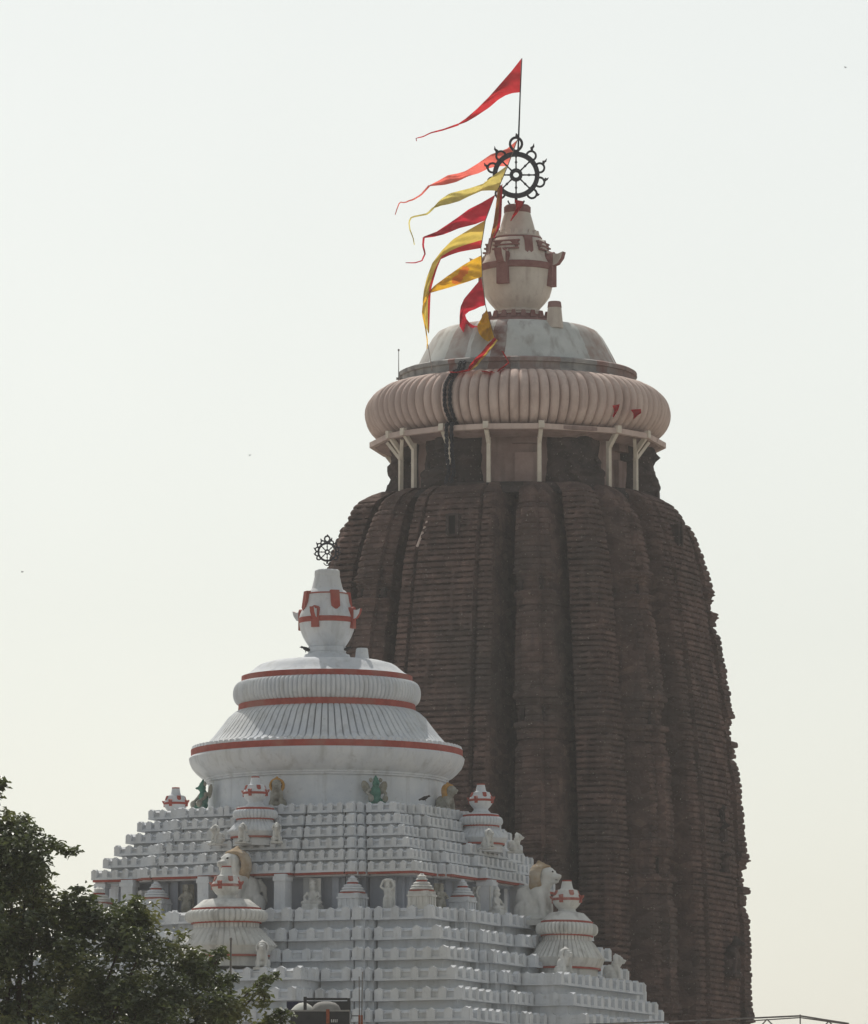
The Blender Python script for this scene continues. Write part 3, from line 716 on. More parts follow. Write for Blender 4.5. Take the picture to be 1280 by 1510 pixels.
# drum, bowl, bell dome, discs
zdr = zU0 + pU * 6
dm = MB(); dm.lathe([(175 * SJ, zdr - .9)] + jp([(175, 1160), (174, 1156), (178, 1155.5), (178, 1153), (180, 1152.5), (180, 1150), (186, 1147), (193, 1141), (199, 1134), (202.5, 1126), (203.5, 1120), (201, 1117), (190, 1116)]), 128)
dm.build('drum', M_WHITE, hall, R(35))
q = MB(); q.lathe(jp([(197, 1119), (200.5, 1118.5), (200.8, 1107.5), (198, 1107), (190, 1107)]), 128, caps=False); q.build('red_band', M_RED, hall, R(35))
NB = 100
bell = MB(); bell.lathe(jp([(198.5, 1107.4), (197, 1105.2), (186, 1102), (176, 1097), (166, 1086), (155, 1072), (146, 1060), (138, 1053), (132, 1049.5), (120, 1049)]), NB * 8, panels(NB, .20))
bell.build('ribbed_bell', M_WHITE, hall, R(55))
q = MB()
for k in range(NB):
    a = 2 * PI * (k + .5) / NB; q.boxm(Matrix.Rotation(a, 4, 'Z') @ Matrix.Translation((0, -197.3 * SJ, ZR(1105.2, YJ))), .30, .22, .17, taper=.5)
q.build('rim_beads', M_WHITE, hall)
q = MB(); q.lathe(jp([(120, 1051), (130.5, 1050.6), (131.5, 1050), (130.5, 1040), (128, 1040), (120, 1040)]), 128, caps=False); q.build('red_band', M_RED, hall, R(35))
ND = 120; dd = []
for i in range(13):
    t = R(-80 + 160 * i / 12); dd.append(((124 + 15 * math.cos(t) ** .7) * SJ, ZR(1024, YJ) + 17.5 * SJ * math.sin(t)))
q = MB(); q.lathe([(118 * SJ, dd[0][1] - .01)] + dd + [(118 * SJ, dd[-1][1] + .01)], ND * 6, ribs(ND, .14), caps=False); q.build('ribbed_disc', M_WHITE, hall, R(60))
q = MB(); q.lathe(jp([(118, 1008.5), (126, 1008), (126.5, 1007.5), (126.5, 998.6), (124, 998.5), (110, 998)]), 128, caps=False); q.build('red_band', M_RED, hall, R(35))
q = MB(); q.lathe(jp([(126, 999.4), (124, 998.2), (116, 994), (109, 988.5), (104, 984), (98, 980.5), (85, 977), (60, 975), (30, 974)]), 96); q.build('dome_cap', M_WHITE, hall, R(40))
q = MB(); q.lathe(jp([(40, 977), (37.5, 974), (34, 968), (33.5, 966), (30, 965.5), (28, 963), (27, 961)]), 40); q.build('finial_foot', M_WHITE, hall, R(30))
vfh = vase_finial(hall, jp([(28, 962), (28.5, 958), (28.5, 955), (26.5, 954), (31, 948), (36, 939), (39.5, 930), (41, 922), (41.5, 911), (39.5, 905), (36, 897), (33, 889), (31.5, 880), (31, 877), (28, 875.5), (25, 874)]),
                  (ZR(920, YJ), ZR(911, YJ), 42.3 * SJ), 11.5 * SJ, 13 * SJ, 19 * SJ, (13 * SJ, ZR(897, YJ), ZR(873, YJ), 38 * SJ, 34.5 * SJ), (12 * SJ, 16 * SJ, 7 * SJ), M_WHITE, M_RED)
q = MB(); q.lathe(jp([(30, 876), (28, 872.5), (24, 870), (23, 868), (20.5, 858), (18.5, 849), (19, 848.5), (18.5, 842), (16.5, 840.5), (4, 840)]), 36); q.build('lid', M_WHITE, vfh, R(35))
q = MB(); q.lathe(jp([(29, 877.5), (32, 877.3), (32, 875.6), (29, 875.4)]), 36, caps=False); q.build('red_trim', M_RED, vfh, R(35))
q = MB(); q.lathe(jp([(12, 985), (11, 980), (8.8, 962), (7.8, 960.5)]), 20, c=(68 * SJ * math.sin(R(50) + TH), -68 * SJ * math.cos(R(50) + TH))); q.build('side_cone', M_WHITE, hall, R(40))

def HL(x, y, z):                                  # hall local -> world
    c, s = math.cos(-TH), math.sin(-TH); return Vector((XJ + x * c - y * s, YJ + x * s + y * c, z))
def front(px, v, z=None):                         # spot on the front side at photo column px, v metres out
    lo, hi = -14.0, 14.0
    for _ in range(40):
        m = (lo + hi) / 2
        if proj(HL(m, -v, 25))[0] < px: lo = m
        else: hi = m
    return HL(lo, -v, z if z is not None else zLed)
def right(px, v, z=None):
    lo, hi = -14.0, 14.0                          # y local: more negative = nearer = further left
    for _ in range(40):
        m = (lo + hi) / 2
        if proj(HL(v, m, 25))[0] < px: lo = m
        else: hi = m
    return HL(v, lo, z if z is not None else zLed)

# ------------------------------------------------------------------ miniature dome shrines
def mini_dome(label, loc, rz, L, D, rowtab, vase, weath, group, nrib):
    """rowtab: heights (m) above base for the mouldings"""
    t = thing('miniature_dome', label, 'miniature dome', loc, rz, group)
    H = rowtab; mw = weath; sx, sy = 1.0, D / L
    q = MB(); q.lathe([(L * .98, -.05), (L * .98, H['base']), (L * 1.05, H['base'] + .03), (L * 1.15, H['rim'] * .55 + H['base'] * .45), (L * 1.2, H['rim'] - .04)], 64, sx=sx, sy=sy); q.build('drum', mw, t, R(35))
    q = MB(); q.lathe([(L * 1.07, H['base'] - .03), (L * 1.085, H['base'] - .02), (L * 1.085, H['base'] + .06), (L * 1.06, H['base'] + .07)], 64, sx=sx, sy=sy, caps=False); q.build('red_band', M_RED, t, R(35))
    q = MB(); z0, z1 = H['rim'], H['bell']; pr = [(L * 1.215, z0 - .05), (L * 1.22, z0), (L * 1.13, z0 + (z1 - z0) * .22), (L * 1.0, z0 + (z1 - z0) * .55), (L * .90, z0 + (z1 - z0) * .82), (L * .82, z1 - .02), (L * .79, z1), (L * .79, H['disc0'])]
    q.lathe(pr, nrib * 6, panels(nrib, L * .045), sx=sx, sy=sy); q.build('ribbed_bell', mw, t, R(55))
    q = MB(); q.lathe([(L * .7, H['disc0'] - .05), (L * .84, H['disc0'] - .05), (L * .84, H['disc0'] + .04), (L * .7, H['disc0'] + .05)], 64, sx=sx, sy=sy, caps=False); q.build('red_band', M_RED, t, R(35))
    q = MB(); zm, hz = (H['disc0'] + H['disc1']) / 2, (H['disc1'] - H['disc0']) / 2
    pr = [(L * (.80 + .20 * math.cos(R(a)) ** .7), zm + hz * math.sin(R(a))) for a in range(-80, 81, 16)]
    q.lathe(pr, nrib * 6, ribs(nrib, L * .085), sx=sx, sy=sy); q.build('ribbed_disc', mw, t, R(60))
    q = MB(); q.lathe([(L * .7, H['disc1'] - .04), (L * .83, H['disc1'] - .03), (L * .83, H['disc1'] + .09), (L * .78, H['disc1'] + .10)], 64, sx=sx, sy=sy, caps=False); q.build('red_band', M_RED, t, R(35))
    q = MB(); q.lathe([(L * .82, H['disc1'] + .07), (L * .79, H['disc1'] + .13), (L * .55, H['cap'] - .06), (L * .32, H['cap'])], 48, sx=sx, sy=sy); q.build('cap', mw, t, R(40))
    r_, z0, z1 = vase; h = z1 - z0
    pr = [(r_ * .85, z0 - .04), (r_ * .62, z0 + h * .07), (r_ * .60, z0 + h * .12), (r_ * .78, z0 + h * .2), (r_ * .93, z0 + h * .29), (r_, z0 + h * .38), (r_, z0 + h * .46), (r_ * .92, z0 + h * .52), (r_ * .80, z0 + h * .62), (r_ * .72, z0 + h * .70), (r_ * .5, z0 + h * .72), (r_ * .42, z0 + h * .76), (r_ * .33, z0 + h * .96)]
    v = vase_finial(t, pr, (z0 + h * .375, z0 + h * .465, r_ * 1.04), r_ * .24, h * .11, h * .11, (r_ * .32, z0 + h * .56, z0 + h * .69, r_ * .92, r_ * .80), (r_ * .2, h * .12, r_ * .2), mw, M_RED if mw is M_WHITE else M_RED2, segs=28, mcurl=M_RED2)
    q = MB(); q.lathe([(r_ * .32, z0 + h * .955), (r_ * .34, z0 + h * .96), (r_ * .33, z0 + h), (r_ * .1, z0 + h)], 20); q.build('red_tip', M_RED, v, R(35))
    return t
YR = YJ - .4 * 12.4
zb = ZR(1443, YR)
def hz(row, Yq, z0): return ZR(row, Yq) - z0
tabB = dict(base=hz(1430, YR, zb), rim=hz(1414, YR, zb), bell=hz(1388, YR, zb), disc0=hz(1380, YR, zb), disc1=hz(1362, YR, zb), cap=hz(1345, YR, zb))
vB = (21 * SJ, hz(1347, YR, zb), hz(1298, YR, zb))
RB = 12.45
mini_dome('big ribbed white miniature dome with red cross vase, before the left lion, above the tree', front(334, 12.2, zb + .22), -TH, 62 * SJ, 46 * SJ, tabB, vB, M_WHITE2, 'large miniature domes on the hall sides', 44)
mini_dome('big ribbed white miniature dome with red cross vase, right end below the side lion', HL(RB, 0, zb), -TH + PI / 2, 62 * SJ, 42 * SJ, tabB, vB, M_WHITE2, 'large miniature domes on the hall sides', 44)
YR2 = YJ - .4 * 8.0; zb2 = zU0 + pU * 2 + .25
tabS = dict(base=hz(1228, YR2, ZR(1238, YR2)), rim=hz(1218, YR2, ZR(1238, YR2)), bell=hz(1204, YR2, ZR(1238, YR2)), disc0=hz(1200, YR2, ZR(1238, YR2)), disc1=hz(1187, YR2, ZR(1238, YR2)), cap=hz(1180, YR2, ZR(1238, YR2)))
vS = (17.5 * SJ, hz(1180, YR2, ZR(1238, YR2)), hz(1138, YR2, ZR(1238, YR2)))
for (x, y, k, lb) in ((0, -8.05, 0, 'small ribbed white miniature dome on the front steps, ochre beast behind its vase'), (8.05, 0, 1, 'small ribbed white miniature dome at the right edge of the steps, against the brown tower'), (-8.05, 0, 3, 'miniature dome at upper left, only its red and white vase showing above the parapet')):
    mini_dome(lb, HL(x, y, zb2 + (.36 if k == 3 else 0)), -TH + k * PI / 2, 33 * SJ, 32 * SJ, tabS, vS, M_WHITE, 'small miniature domes on the upper steps', 36)

# ------------------------------------------------------------------ pagoda shrines on the ledge
def ledge_shrine(label, loc, rz, s=1.0, weath=M_WHITE, niche=False):
    t = thing('miniature_shrine', label, 'miniature shrine', loc, rz, 'miniature shrines on the hall ledge')
    q = MB(); W = .98 * s
    q.box((0, 0, .12), (W * 1.08, W * 1.08, .26)); q.box((0, 0, .45), (W * .92, W * .92, .46))
    for sx in (-1, -.36, .36, 1):
        for sy in (-1, 1): q.box((sx * W * .43, sy * W * .45, .45), (W * .15, W * .1, .44)); q.box((sy * W * .45, sx * W * .43, .45), (W * .1, W * .15, .44))
    q.box((0, 0, .72), (W * 1.10, W * 1.10, .09)); q.box((0, 0, .84), (W * 1.0, W * 1.0, .17)); q.jitter(.008)
    q.build('base', weath, t)
    q = MB(); zz = .92
    q.lathe([(W * .62, zz), (W * .63, zz + .03), (W * .63, zz + .05)], 4, ph0=PI / 4); q.lathe([(W * .56, zz), (W * .585, zz + .01), (W * .585, zz + .05), (W * .5, zz + .06)], 28); q.build('red_band', M_RED, t)
    q = MB(); zz = .975
    for rr in (.56, .49, .40):
        q.lathe([(W * rr * .86, zz - .02), (W * rr, zz + .02), (W * rr * 1.02, zz + .06), (W * rr * .95, zz + .10), (W * rr * .74, zz + .135)], 28); zz += .125
    q.build('stepped_roof', weath, t, R(40))
    q = MB(); q.lathe([(W * .26, zz - .02), (W * .27, zz), (W * .24, zz + .10), (W * .2, zz + .11)], 20); q.build('red_neck', M_RED, t, R(40))
    q = MB(); q.lathe([(W * .28, zz + .09), (W * .29, zz + .13), (W * .22, zz + .18), (W * .20, zz + .24), (W * .23, zz + .27), (W * .14, zz + .31), (W * .08, zz + .40)], 20); q.build('finial', weath, t, R(40))
    return t
ledge_shrine('miniature shrine with stepped roof between the seated statue and the standing statue', front(520, 8.95), -TH, 1.05)
ledge_shrine('weathered miniature shrine with stepped roof at the near corner of the ledge', front(622, 9.05), -TH, 1.0, M_WHITE2)
ledge_shrine('miniature shrine with stepped roof round the corner, left of the broad white pillar', right(682, 9.05), -TH, .98, M_WHITE)
ledge_shrine('miniature shrine with stepped roof left of the dark niche, just above the tree', front(230, 8.95), -TH, 1.1)
ledge_shrine('miniature shrine at the far left corner of the ledge, tree in front of it', front(146, 8.9, zLed - .15), -TH, 1.15, M_WHITE2)

# ------------------------------------------------------------------ statues
def lion_parts():
    b = MB(); rx = Matrix.Rotation(R(-28), 4, 'X')
    b.ell((0, .13, .33), (.19, .24, .30), M=rx); b.ell((0, -.06, .50), (.20, .17, .25)); b.ell((0, .02, .15), (.2, .24, .13))
    for s in (-1, 1):
        b.ell((s * .17, .17, .17), (.12, .19, .17)); b.tube([(s * .12, -.10, .52), (s * .14, -.17, .28), (s * .14, -.19, .04)], [.085, .07, .06], 10)
        b.ell((s * .14, -.25, .045), (.07, .11, .045)); b.ell((s * .2, -.02, .045), (.065, .15, .045)); b.ell((s * .115, -.06, .905), (.04, .035, .06))
    b.ell((0, -.14, .66), (.15, .15, .17)); b.ell((0, -.19, .79), (.15, .155, .14)); b.ell((0, -.34, .745), (.095, .11, .065)); b.ell((0, -.31, .665), (.075, .1, .035)); b.ell((0, -.43, .765), (.045, .03, .03))
    b.ell((.07, -.31, .835), (.035, .03, .03)); b.ell((-.07, -.31, .835), (.035, .03, .03))
    b.tube([(0, .32, .1), (.12, .42, .2), (.14, .4, .42), (.06, .33, .55)], [.05, .045, .04, .05], 8)
    return b
def mane_parts():
    b = MB()
    for i in range(15):
        a = R(-150) + R(300) * i / 14
        b.ell((.2 * math.sin(a), -.05, .74 + .19 * math.cos(a)), (.06, .12, .06), n=8, m=6)
    b.ell((0, .0, .62), (.205, .12, .16), n=12, m=8)
    b.ell((0, -.13, .92), (.13, .13, .05)); b.ell((0, -.08, .96), (.07, .08, .05)); b.ell((0, -.04, 1.0), (.035, .04, .045))
    return b
def lion(label, loc, rz, s, m1, m2, group, plinth=True):
    t = thing('lion_statue', label, 'lion statue', loc, rz, group)
    def sc(b): b.v = [(x * s, y * s, z * s) for x, y, z in b.v]; return b
    remeshed(sc(lion_parts()), 'body', m1, .022 * s, t); remeshed(sc(mane_parts()), 'mane', m2, .024 * s, t, 1)
    if s > 2:
        for k in (-1, 1):
            q = MB(); q.ell((k * .075 * s, -.325 * s, .835 * s), (.022 * s, .018 * s, .016 * s), 8, 6); q.build('eye', M_DARK, t, PI)
        q = MB(); q.ell((0, -.375 * s, .695 * s), (.072 * s, .035 * s, .010 * s), 10, 6); q.build('mouth', M_DARK, t, PI)
    if plinth: q = MB(); q.box((0, .05 * s, -.03 * s), (.62 * s, .8 * s, .09 * s)); q.build('plinth', m1, t)
    return t
lion('large white seated lion statue with tan mane behind the left big miniature dome', front(353, 9.7), -TH - R(20), 3.12, M_WHITE2, M_TAN, 'large lion statues under the steps')
lion('large white seated lion statue in profile facing right, beside the right big miniature dome', HL(10.8, .25, zLed), -TH + PI / 2, 2.8, M_WHITE2, M_TAN, 'large lion statues under the steps')
zS = zb + .02
l0 = lion('small white lion statue at the left foot of the right big miniature dome', HL(13.6, -3.1, zS), -TH + R(62), 1.25, M_WHITE2, M_WHITE2, 'small lion statues beside the big miniature domes')
dup(l0, HL(13.6, 3.1, zS), -TH + R(112), 'small white lion statue at the outer right corner beside the right big miniature dome')
dup(l0, HL(3.0, -13.6, zS), -TH + R(20), 'small white lion statue at the right foot of the left big miniature dome')
dup(l0, HL(-3.0, -13.6, zS), -TH - R(20), 'small white lion statue left of the left big miniature dome, behind the tree')
# little beasts round the small domes
zs2 = zb2 + .05
for x, y, a, lb in ((1.55, -9.0, 25, 'tiny white lion statue right of the front small miniature dome'), (-1.55, -9.0, -25, 'tiny white lion statue left of the front small miniature dome'), (0, -9.35, 0, 'tiny white lion statue in the middle before the front small miniature dome'), (9.3, 1.3, 115, 'tiny white lion statue at the outer edge of the right small miniature dome'), (9.1, -1.6, 65, 'tiny white lion statue at the inner foot of the right small miniature dome')):
    dup(l0, HL(x, y, zs2), -TH + R(a), lb, .72)['group'] = 'tiny lion statues on the upper steps'
# beasts that hold up the bowl
def garuda(label, loc, rz, s, mbody, mlimb, group):
    t = thing('guardian_statue', label, 'statue', loc, rz, group)
    def sc(b): b.v = [(x * s, y * s, z * s) for x, y, z in b.v]; return b
    b = MB(); b.ell((0, 0, .52), (.19, .15, .27)); b.ell((0, -.03, .30), (.2, .17, .16)); b.ell((0, -.05, .84), (.125, .125, .14)); b.ell((0, -.19, .82), (.045, .09, .045)); b.ell((0, -.02, .99), (.09, .09, .06)); b.ell((0, -.02, 1.06), (.04, .04, .06))
    for k in (-1, 1): b.tube([(k * .14, -.05, .25), (k * .24, -.2, .3), (k * .19, -.16, .03)], [.09, .08, .06], 10)
    for k in (-1, 1): b.ell((k * .19, -.21, .03), (.06, .11, .035))
    remeshed(sc(b), 'body', mbody, .025 * s, t)
    b = MB()
    for k in (-1, 1):
        b.ell((k * .25, -.24, .34), (.10, .10, .12)); b.tube([(k * .19, 0, .66), (k * .33, -.08, .52), (k * .25, -.22, .42)], [.07, .055, .05], 8)
        b.ell((k * .30, .1, .72), (.14, .05, .24), M=Matrix.Rotation(R(k * 24), 4, 'Y')); b.ell((k * .17, -.02, .95), (.07, .05, .08))
    remeshed(sc(b), 'wings_and_knees', mlimb, .025 * s, t, 1)
    q = MB(); q.box((0, 0, -.02), (.7 * s, .6 * s, .07 * s)); q.build('plinth', M_WHITE2, t)
    return t
ru = 192 * SJ; zst = zU0 + pU * 5 + .30
gd = 'guardian beasts under the bowl of the dome'
def ring(az): a = R(az); return Vector((XJ + ru * math.sin(a), YJ - ru * math.cos(a), zst))
garuda('green winged guardian statue crouching under the middle of the white bowl', ring(22.5), R(22), 1.45, M_GREEN, M_OLDST, gd)
garuda('green guardian statue at the far left end under the bowl, beside the leftmost vase', ring(-69), R(-66), 1.55, M_GREEN, M_OLDST, gd)
lion('ochre lion guardian behind the vase of the front small dome', ring(-21), R(-5), 1.5, M_OLDST, M_OCHRE, gd)
lion('ochre and white lion guardian at the right end under the bowl', ring(66.5), R(55), 1.5, M_OLDST, M_OCHRE, gd)
# figures on the ledge
def figure(name, label, loc, rz, s, m, kind):
    b = MB()
    if kind == 'seated':
        b.box((0, 0, .16), (.62, .5, .34)); b.ell((0, -.02, .42), (.30, .24, .10)); b.ell((0, .04, .62), (.18, .14, .24))
        for k in (-1, 1):
            b.ell((k * .26, -.08, .40), (.14, .14, .09)); b.tube([(k * .18, .03, .76), (k * .30, -.04, .60), (k * .2, -.18, .50)], [.065, .055, .05], 8)
        b.ell((0, .02, .93), (.115, .12, .13)); b.ell((0, .02, 1.07), (.13, .12, .06)); b.ell((0, .02, 1.14), (.08, .08, .06)); b.ell((0, -.1, .92), (.03, .04, .03))
        b.box((0, .2, .8), (.44, .08, .9))
    else:
        b.box((0, 0, .05), (.5, .4, .12)); b.ell((0, .02, .72), (.16, .12, .2)); b.ell((0, .02, .54), (.17, .13, .12)); b.ell((0, 0, .96), (.09, .10, .11)); b.ell((0, 0, 1.08), (.08, .08, .09))
        for k in (-1, 1):
            b.tube([(k * .08, .0, .52), (k * .11, -.03, .30), (k * .10, 0, .10)], [.10, .08, .065], 9)
            if kind == 'bearing': b.tube([(k * .15, .02, .83), (k * .27, -.02, .92), (k * .17, -.02, 1.12)], [.06, .05, .05], 8)
            else: b.tube([(k * .15, .02, .83), (k * .25, -.05, .66), (k * .12, -.18, .62)], [.06, .05, .05], 8)
        b.ell((0, -.02, .30), (.15, .10, .22)); b.box((0, .16, .6), (.42, .08, 1.1)); b.ell((0, -.09, .95), (.025, .035, .03))
        if kind == 'bearing': b.ell((0, 0, 1.15), (.2, .12, .06))
    b.v = [(x * s, y * s, z * s) for x, y, z in b.v]
    t = remeshed(b, name, m, .026 * s, None, 1); t.location = loc; t.rotation_euler = (0, 0, rz)
    return tag(t, label, 'statue', 'small statues on the hall ledge')
figure('seated_statue', 'white seated figure statue on a block, right of the front pillar', front(461, 8.75), -TH, 1.38, M_WHITE2, 'seated')
figure('standing_statue', 'pale standing figure statue with raised arms between two miniature shrines', front(572, 8.7), -TH, 1.32, M_WHITE2, 'bearing')
figure('standing_statue', 'mossy ochre standing statue in shade just right of the corner shrine', right(651, 8.5), -TH + R(70), 1.32, M_OLDST, 'standing')
figure('standing_statue', 'pale standing statue between the second corner shrine and the broad pillar', right(708, 8.9), -TH + R(80), 1.35, M_WHITE2, 'bearing')
figure('seated_statue', 'white figure statue leaning on the right side of the broad pillar', HL(9.75, -2.0, zLed), -TH + R(90), 1.3, M_WHITE2, 'seated')
figure('standing_statue', 'mossy standing statue in the dark niche left of the front pillar', front(275, 8.6), -TH, 1.4, M_OLDST, 'standing')
figure('standing_statue', 'pale statue standing between the left pillars, low behind the tree', front(208, 8.6), -TH, 1.2, M_WHITE2, 'standing')

# ================================================================== flags
def resample(pts, n):
    pts = [Vector(p) for p in pts]; d = [0]
    for a, b in zip(pts, pts[1:]): d.append(d[-1] + (b - a).length)
    out = []
    for i in range(n):
        s = d[-1] * i / (n - 1); k = 0
        while k < len(d) - 2 and d[k + 1] < s: k += 1
        t = (s - d[k]) / max(1e-9, d[k + 1] - d[k]); out.append(pts[k].lerp(pts[k + 1], t))
    return out
def za(l): return [(560 + x / 4.267, 60 + y / 4.267) for x, y in l]
def zb_(l): return [(560 + x / 4.267, 340 + y / 4.267) for x, y in l]
def flag(name, label, up, lo, Y, mats, tail=None, band=None, wave=.35, seed=0, tmat=0, motif=None, n=30, m=10, cat='flag', group='flags strung from the wheel'):
    A, B = resample(up, n), resample(lo, n); mb = MB(); vs = []; fs = []; mi = []
    for i in range(n):
        for j in range(m + 1):
            t = j / m; q = A[i].lerp(B[i], t); s = i / (n - 1)
            ph = s * 9 + seed + t * 1.6
            dep = .045 * math.sin(31 * s + 17 * t + seed) + .035 * math.sin(47 * t - 19 * s + seed * 3) + wave * (.15 + s) * math.sin(ph) + .12 * math.sin(s * 23 + seed * 2 + t * 4) * (.3 + s) + .22 * math.sin(t * PI * 1.3 + s * 5 + seed) - s * .8
            p = P(q.x, q.y, Y + dep); vs.append(p)
    for i in range(n - 1):
        for j in range(m):
            fs.append((i * (m + 1) + j, (i + 1) * (m + 1) + j, (i + 1) * (m + 1) + j + 1, i * (m + 1) + j + 1))
            k = 0; t = (j + .5) / m; s = (i + .5) / (n - 1)
            if band and t > band[0]: k = 1
            if motif:
                for (ms, mt, rs_, rt_, kk) in motif:
                    if ((s - ms) / rs_) ** 2 + ((t - mt) / rt_) ** 2 < 1: k = kk
            mi.append(k)
    mb.v = [tuple(v) for v in vs]; mb.f = fs; mb.m = mi
    base = Vector(vs[0]); mb.v = [tuple(Vector(v) - base) for v in mb.v]
    o = mb.build(name, mats, None, PI); o.location = base
    tag(o, label, cat, group)
    if tail:
        pts = resample(tail, 18); tb_ = MB(); vv = []
        for i, q in enumerate(pts):
            p = P(q.x, q.y, Y - .8 + .25 * math.sin(i * .9 + seed)) - base; wdt = .055 * (1 - .6 * i / 17)
            d = Vector(pts[min(i + 1, 17)]) - Vector(pts[max(i - 1, 0)]); ang = math.atan2(-d.y, d.x)
            nx = Vector((-math.sin(ang), .3 * math.sin(i), math.cos(ang))) * wdt
            vv += [p + nx, p - nx]
        tb_.add(vv, [(2 * i, 2 * i + 2, 2 * i + 3, 2 * i + 1) for i in range(17)])
        tb_.build('tail_ribbon', mats[tmat], o, PI)
    return o
Yf = YD - .6
pen = flag('pennant', 'red triangular pennant on a thin pole at the very top of the tower', za([(891, 112), (830, 190), (760, 270), (690, 350), (610, 430), (540, 490), (490, 524)]), za([(880, 325), (835, 330), (790, 345), (745, 372), (690, 420), (600, 480), (545, 512), (493, 531)]), Yf + .6, [C_RED], za([(495, 527), (400, 560), (320, 580), (270, 605), (228, 613), (232, 632)]), wave=.25, seed=1)
pole = MB(); pole.tube([P(769.6, 86, YD) - pen.location, P(767.0, 140, YD) - pen.location, P(764.0, 224, YD) - pen.location], [.028, .04, .055], 6); pole.build('pole', M_IRON, pen)
flag('streamer', 'faded salmon pennant with a long tail, tied across the wheel top', za([(868, 622), (800, 680), (700, 715), (620, 770), (540, 820), (490, 835), (430, 845), (370, 880), (310, 910)]), za([(805, 790), (745, 790), (690, 802), (620, 835), (560, 852), (480, 890), (410, 907), (360, 912), (312, 916)]), Yf + 1.1, [C_SALM], za([(312, 912), (260, 970), (210, 1000), (175, 1010), (160, 1020), (125, 1015), (108, 1060), (97, 1095)]), wave=.3, seed=2)
flag('streamer', 'pale yellow pennant with a drooping tail, second below the wheel top', za([(803, 785), (740, 830), (650, 900), (560, 930), (440, 960), (380, 1000), (335, 1050)]), za([(740, 945), (690, 942), (640, 945), (560, 980), (500, 1010), (430, 1030), (385, 1038), (340, 1056)]), Yf - .6, [C_LEMON], za([(338, 1052), (300, 1090), (200, 1110), (183, 1140), (190, 1190), (210, 1240), (218, 1285)]), wave=.3, seed=3)
flag('streamer', 'bright red pennant with a thin tail just under the pale yellow one', za([(725, 970), (640, 1020), (560, 1060), (500, 1105), (420, 1160), (360, 1200), (275, 1233)]), za([(665, 1130), (600, 1155), (500, 1180), (440, 1205), (400, 1220), (340, 1235), (278, 1242)]), Yf - .9, [C_CRIM], za([(277, 1237), (272, 1290), (285, 1340), (265, 1385), (220, 1398), (163, 1397)]), wave=.3, seed=4)
a_ = za([(663, 1130), (560, 1190), (460, 1250), (390, 1320), (330, 1400), (295, 1493)]) + zb_([(278, 370), (270, 440), (274, 520), (287, 600), (308, 650)])
b_ = za([(637, 1305)]) + zb_([(570, 122), (500, 135), (440, 155), (385, 180), (362, 235), (345, 290), (328, 350), (320, 400), (316, 500), (311, 640)])
flag('streamer', 'long yellow flag with a red lower border hanging in a curve beside the vase', a_, b_, Yf - 1.2, [C_YEL, C_RED], band=(.66,), wave=.25, seed=5, n=40)
flag('streamer', 'golden yellow pennant with an orange round emblem beside the vase', zb_([(640, 155), (580, 185), (520, 220), (420, 290), (340, 350), (290, 410)]), zb_([(645, 290), (600, 305), (560, 320), (450, 355), (370, 378), (320, 392), (297, 430)]), Yf - 1.5, [C_GOLD, C_RED, C_ORANGE], zb_([(292, 418), (275, 470), (270, 520), (290, 620), (300, 700), (297, 745)]), wave=.2, seed=6, motif=[(.42, .62, .10, .30, 2), (.30, .36, .085, .26, 2)], n=44, m=14)
flag('streamer', 'crimson flag curling into a loop at the foot of the vase', zb_([(640, 300), (580, 370), (530, 430), (508, 480), (502, 540), (502, 600), (525, 640), (570, 660), (628, 662)]), zb_([(665, 470), (630, 480), (600, 495), (560, 510), (538, 530), (545, 555), (565, 580), (590, 598), (618, 600)]), Yf - 2.4, [C_CRIM], wave=.25, seed=7)
flag('streamer', 'short golden flag hanging at the end of the rope over the dome', zb_([(670, 500), (640, 550), (612, 600), (622, 645), (650, 680), (682, 700)]), zb_([(675, 502), (690, 560), (702, 600), (714, 630), (722, 660), (722, 672)]), Yf - 3.6, [C_GOLD], wave=.2, seed=8, n=20)
flag('ribbon', 'red ribbon with a yellow edge trailing across the stained dome', zb_([(722, 672), (680, 715), (640, 765), (600, 805), (570, 840), (545, 885)]), zb_([(742, 690), (705, 740), (670, 785), (640, 815), (615, 850), (575, 880)]), YD - 6.1, [C_RED, C_YEL], band=(.62,), wave=.08, seed=9, n=24, m=6)
flag('ribbon', 'thin crumpled red ribbon lying over the grey ring of the dome', zb_([(765, 755), (790, 800), (808, 828), (780, 850), (735, 880), (690, 884), (640, 880)]), zb_([(778, 760), (800, 800), (816, 832), (785, 862), (738, 890), (690, 894), (640, 888)]), YD - 6.35, [C_RED], wave=.05, seed=10, n=24, m=4)
flag('ribbon', 'faded red ribbon lying along the left of the grey ring', zb_([(570, 870), (520, 880), (480, 888), (440, 886)]), zb_([(575, 884), (520, 892), (480, 897), (440, 892)]), YD - 6.2, [C_RED], wave=.05, seed=11, n=14, m=4)
flag('streamer', 'narrow brown and dark red banner hanging limp left of the spire tip', za([(740, 940), (735, 1000), (725, 1080), (715, 1150), (695, 1240)]), za([(772, 900), (770, 1000), (766, 1100), (755, 1180), (722, 1240)]), Yf - .5, [C_BROWN, C_CRIM], band=(.58,), wave=.18, seed=12, n=20)
flag('streamer', 'small red pennant draped on the spire tip under the wheel', za([(850, 1000), (860, 1050), (840, 1090), (822, 1132)]), za([(905, 1010), (895, 1045), (862, 1090), (824, 1138)]), YD - .85, [C_RED], wave=.08, seed=13, n=16, m=6)
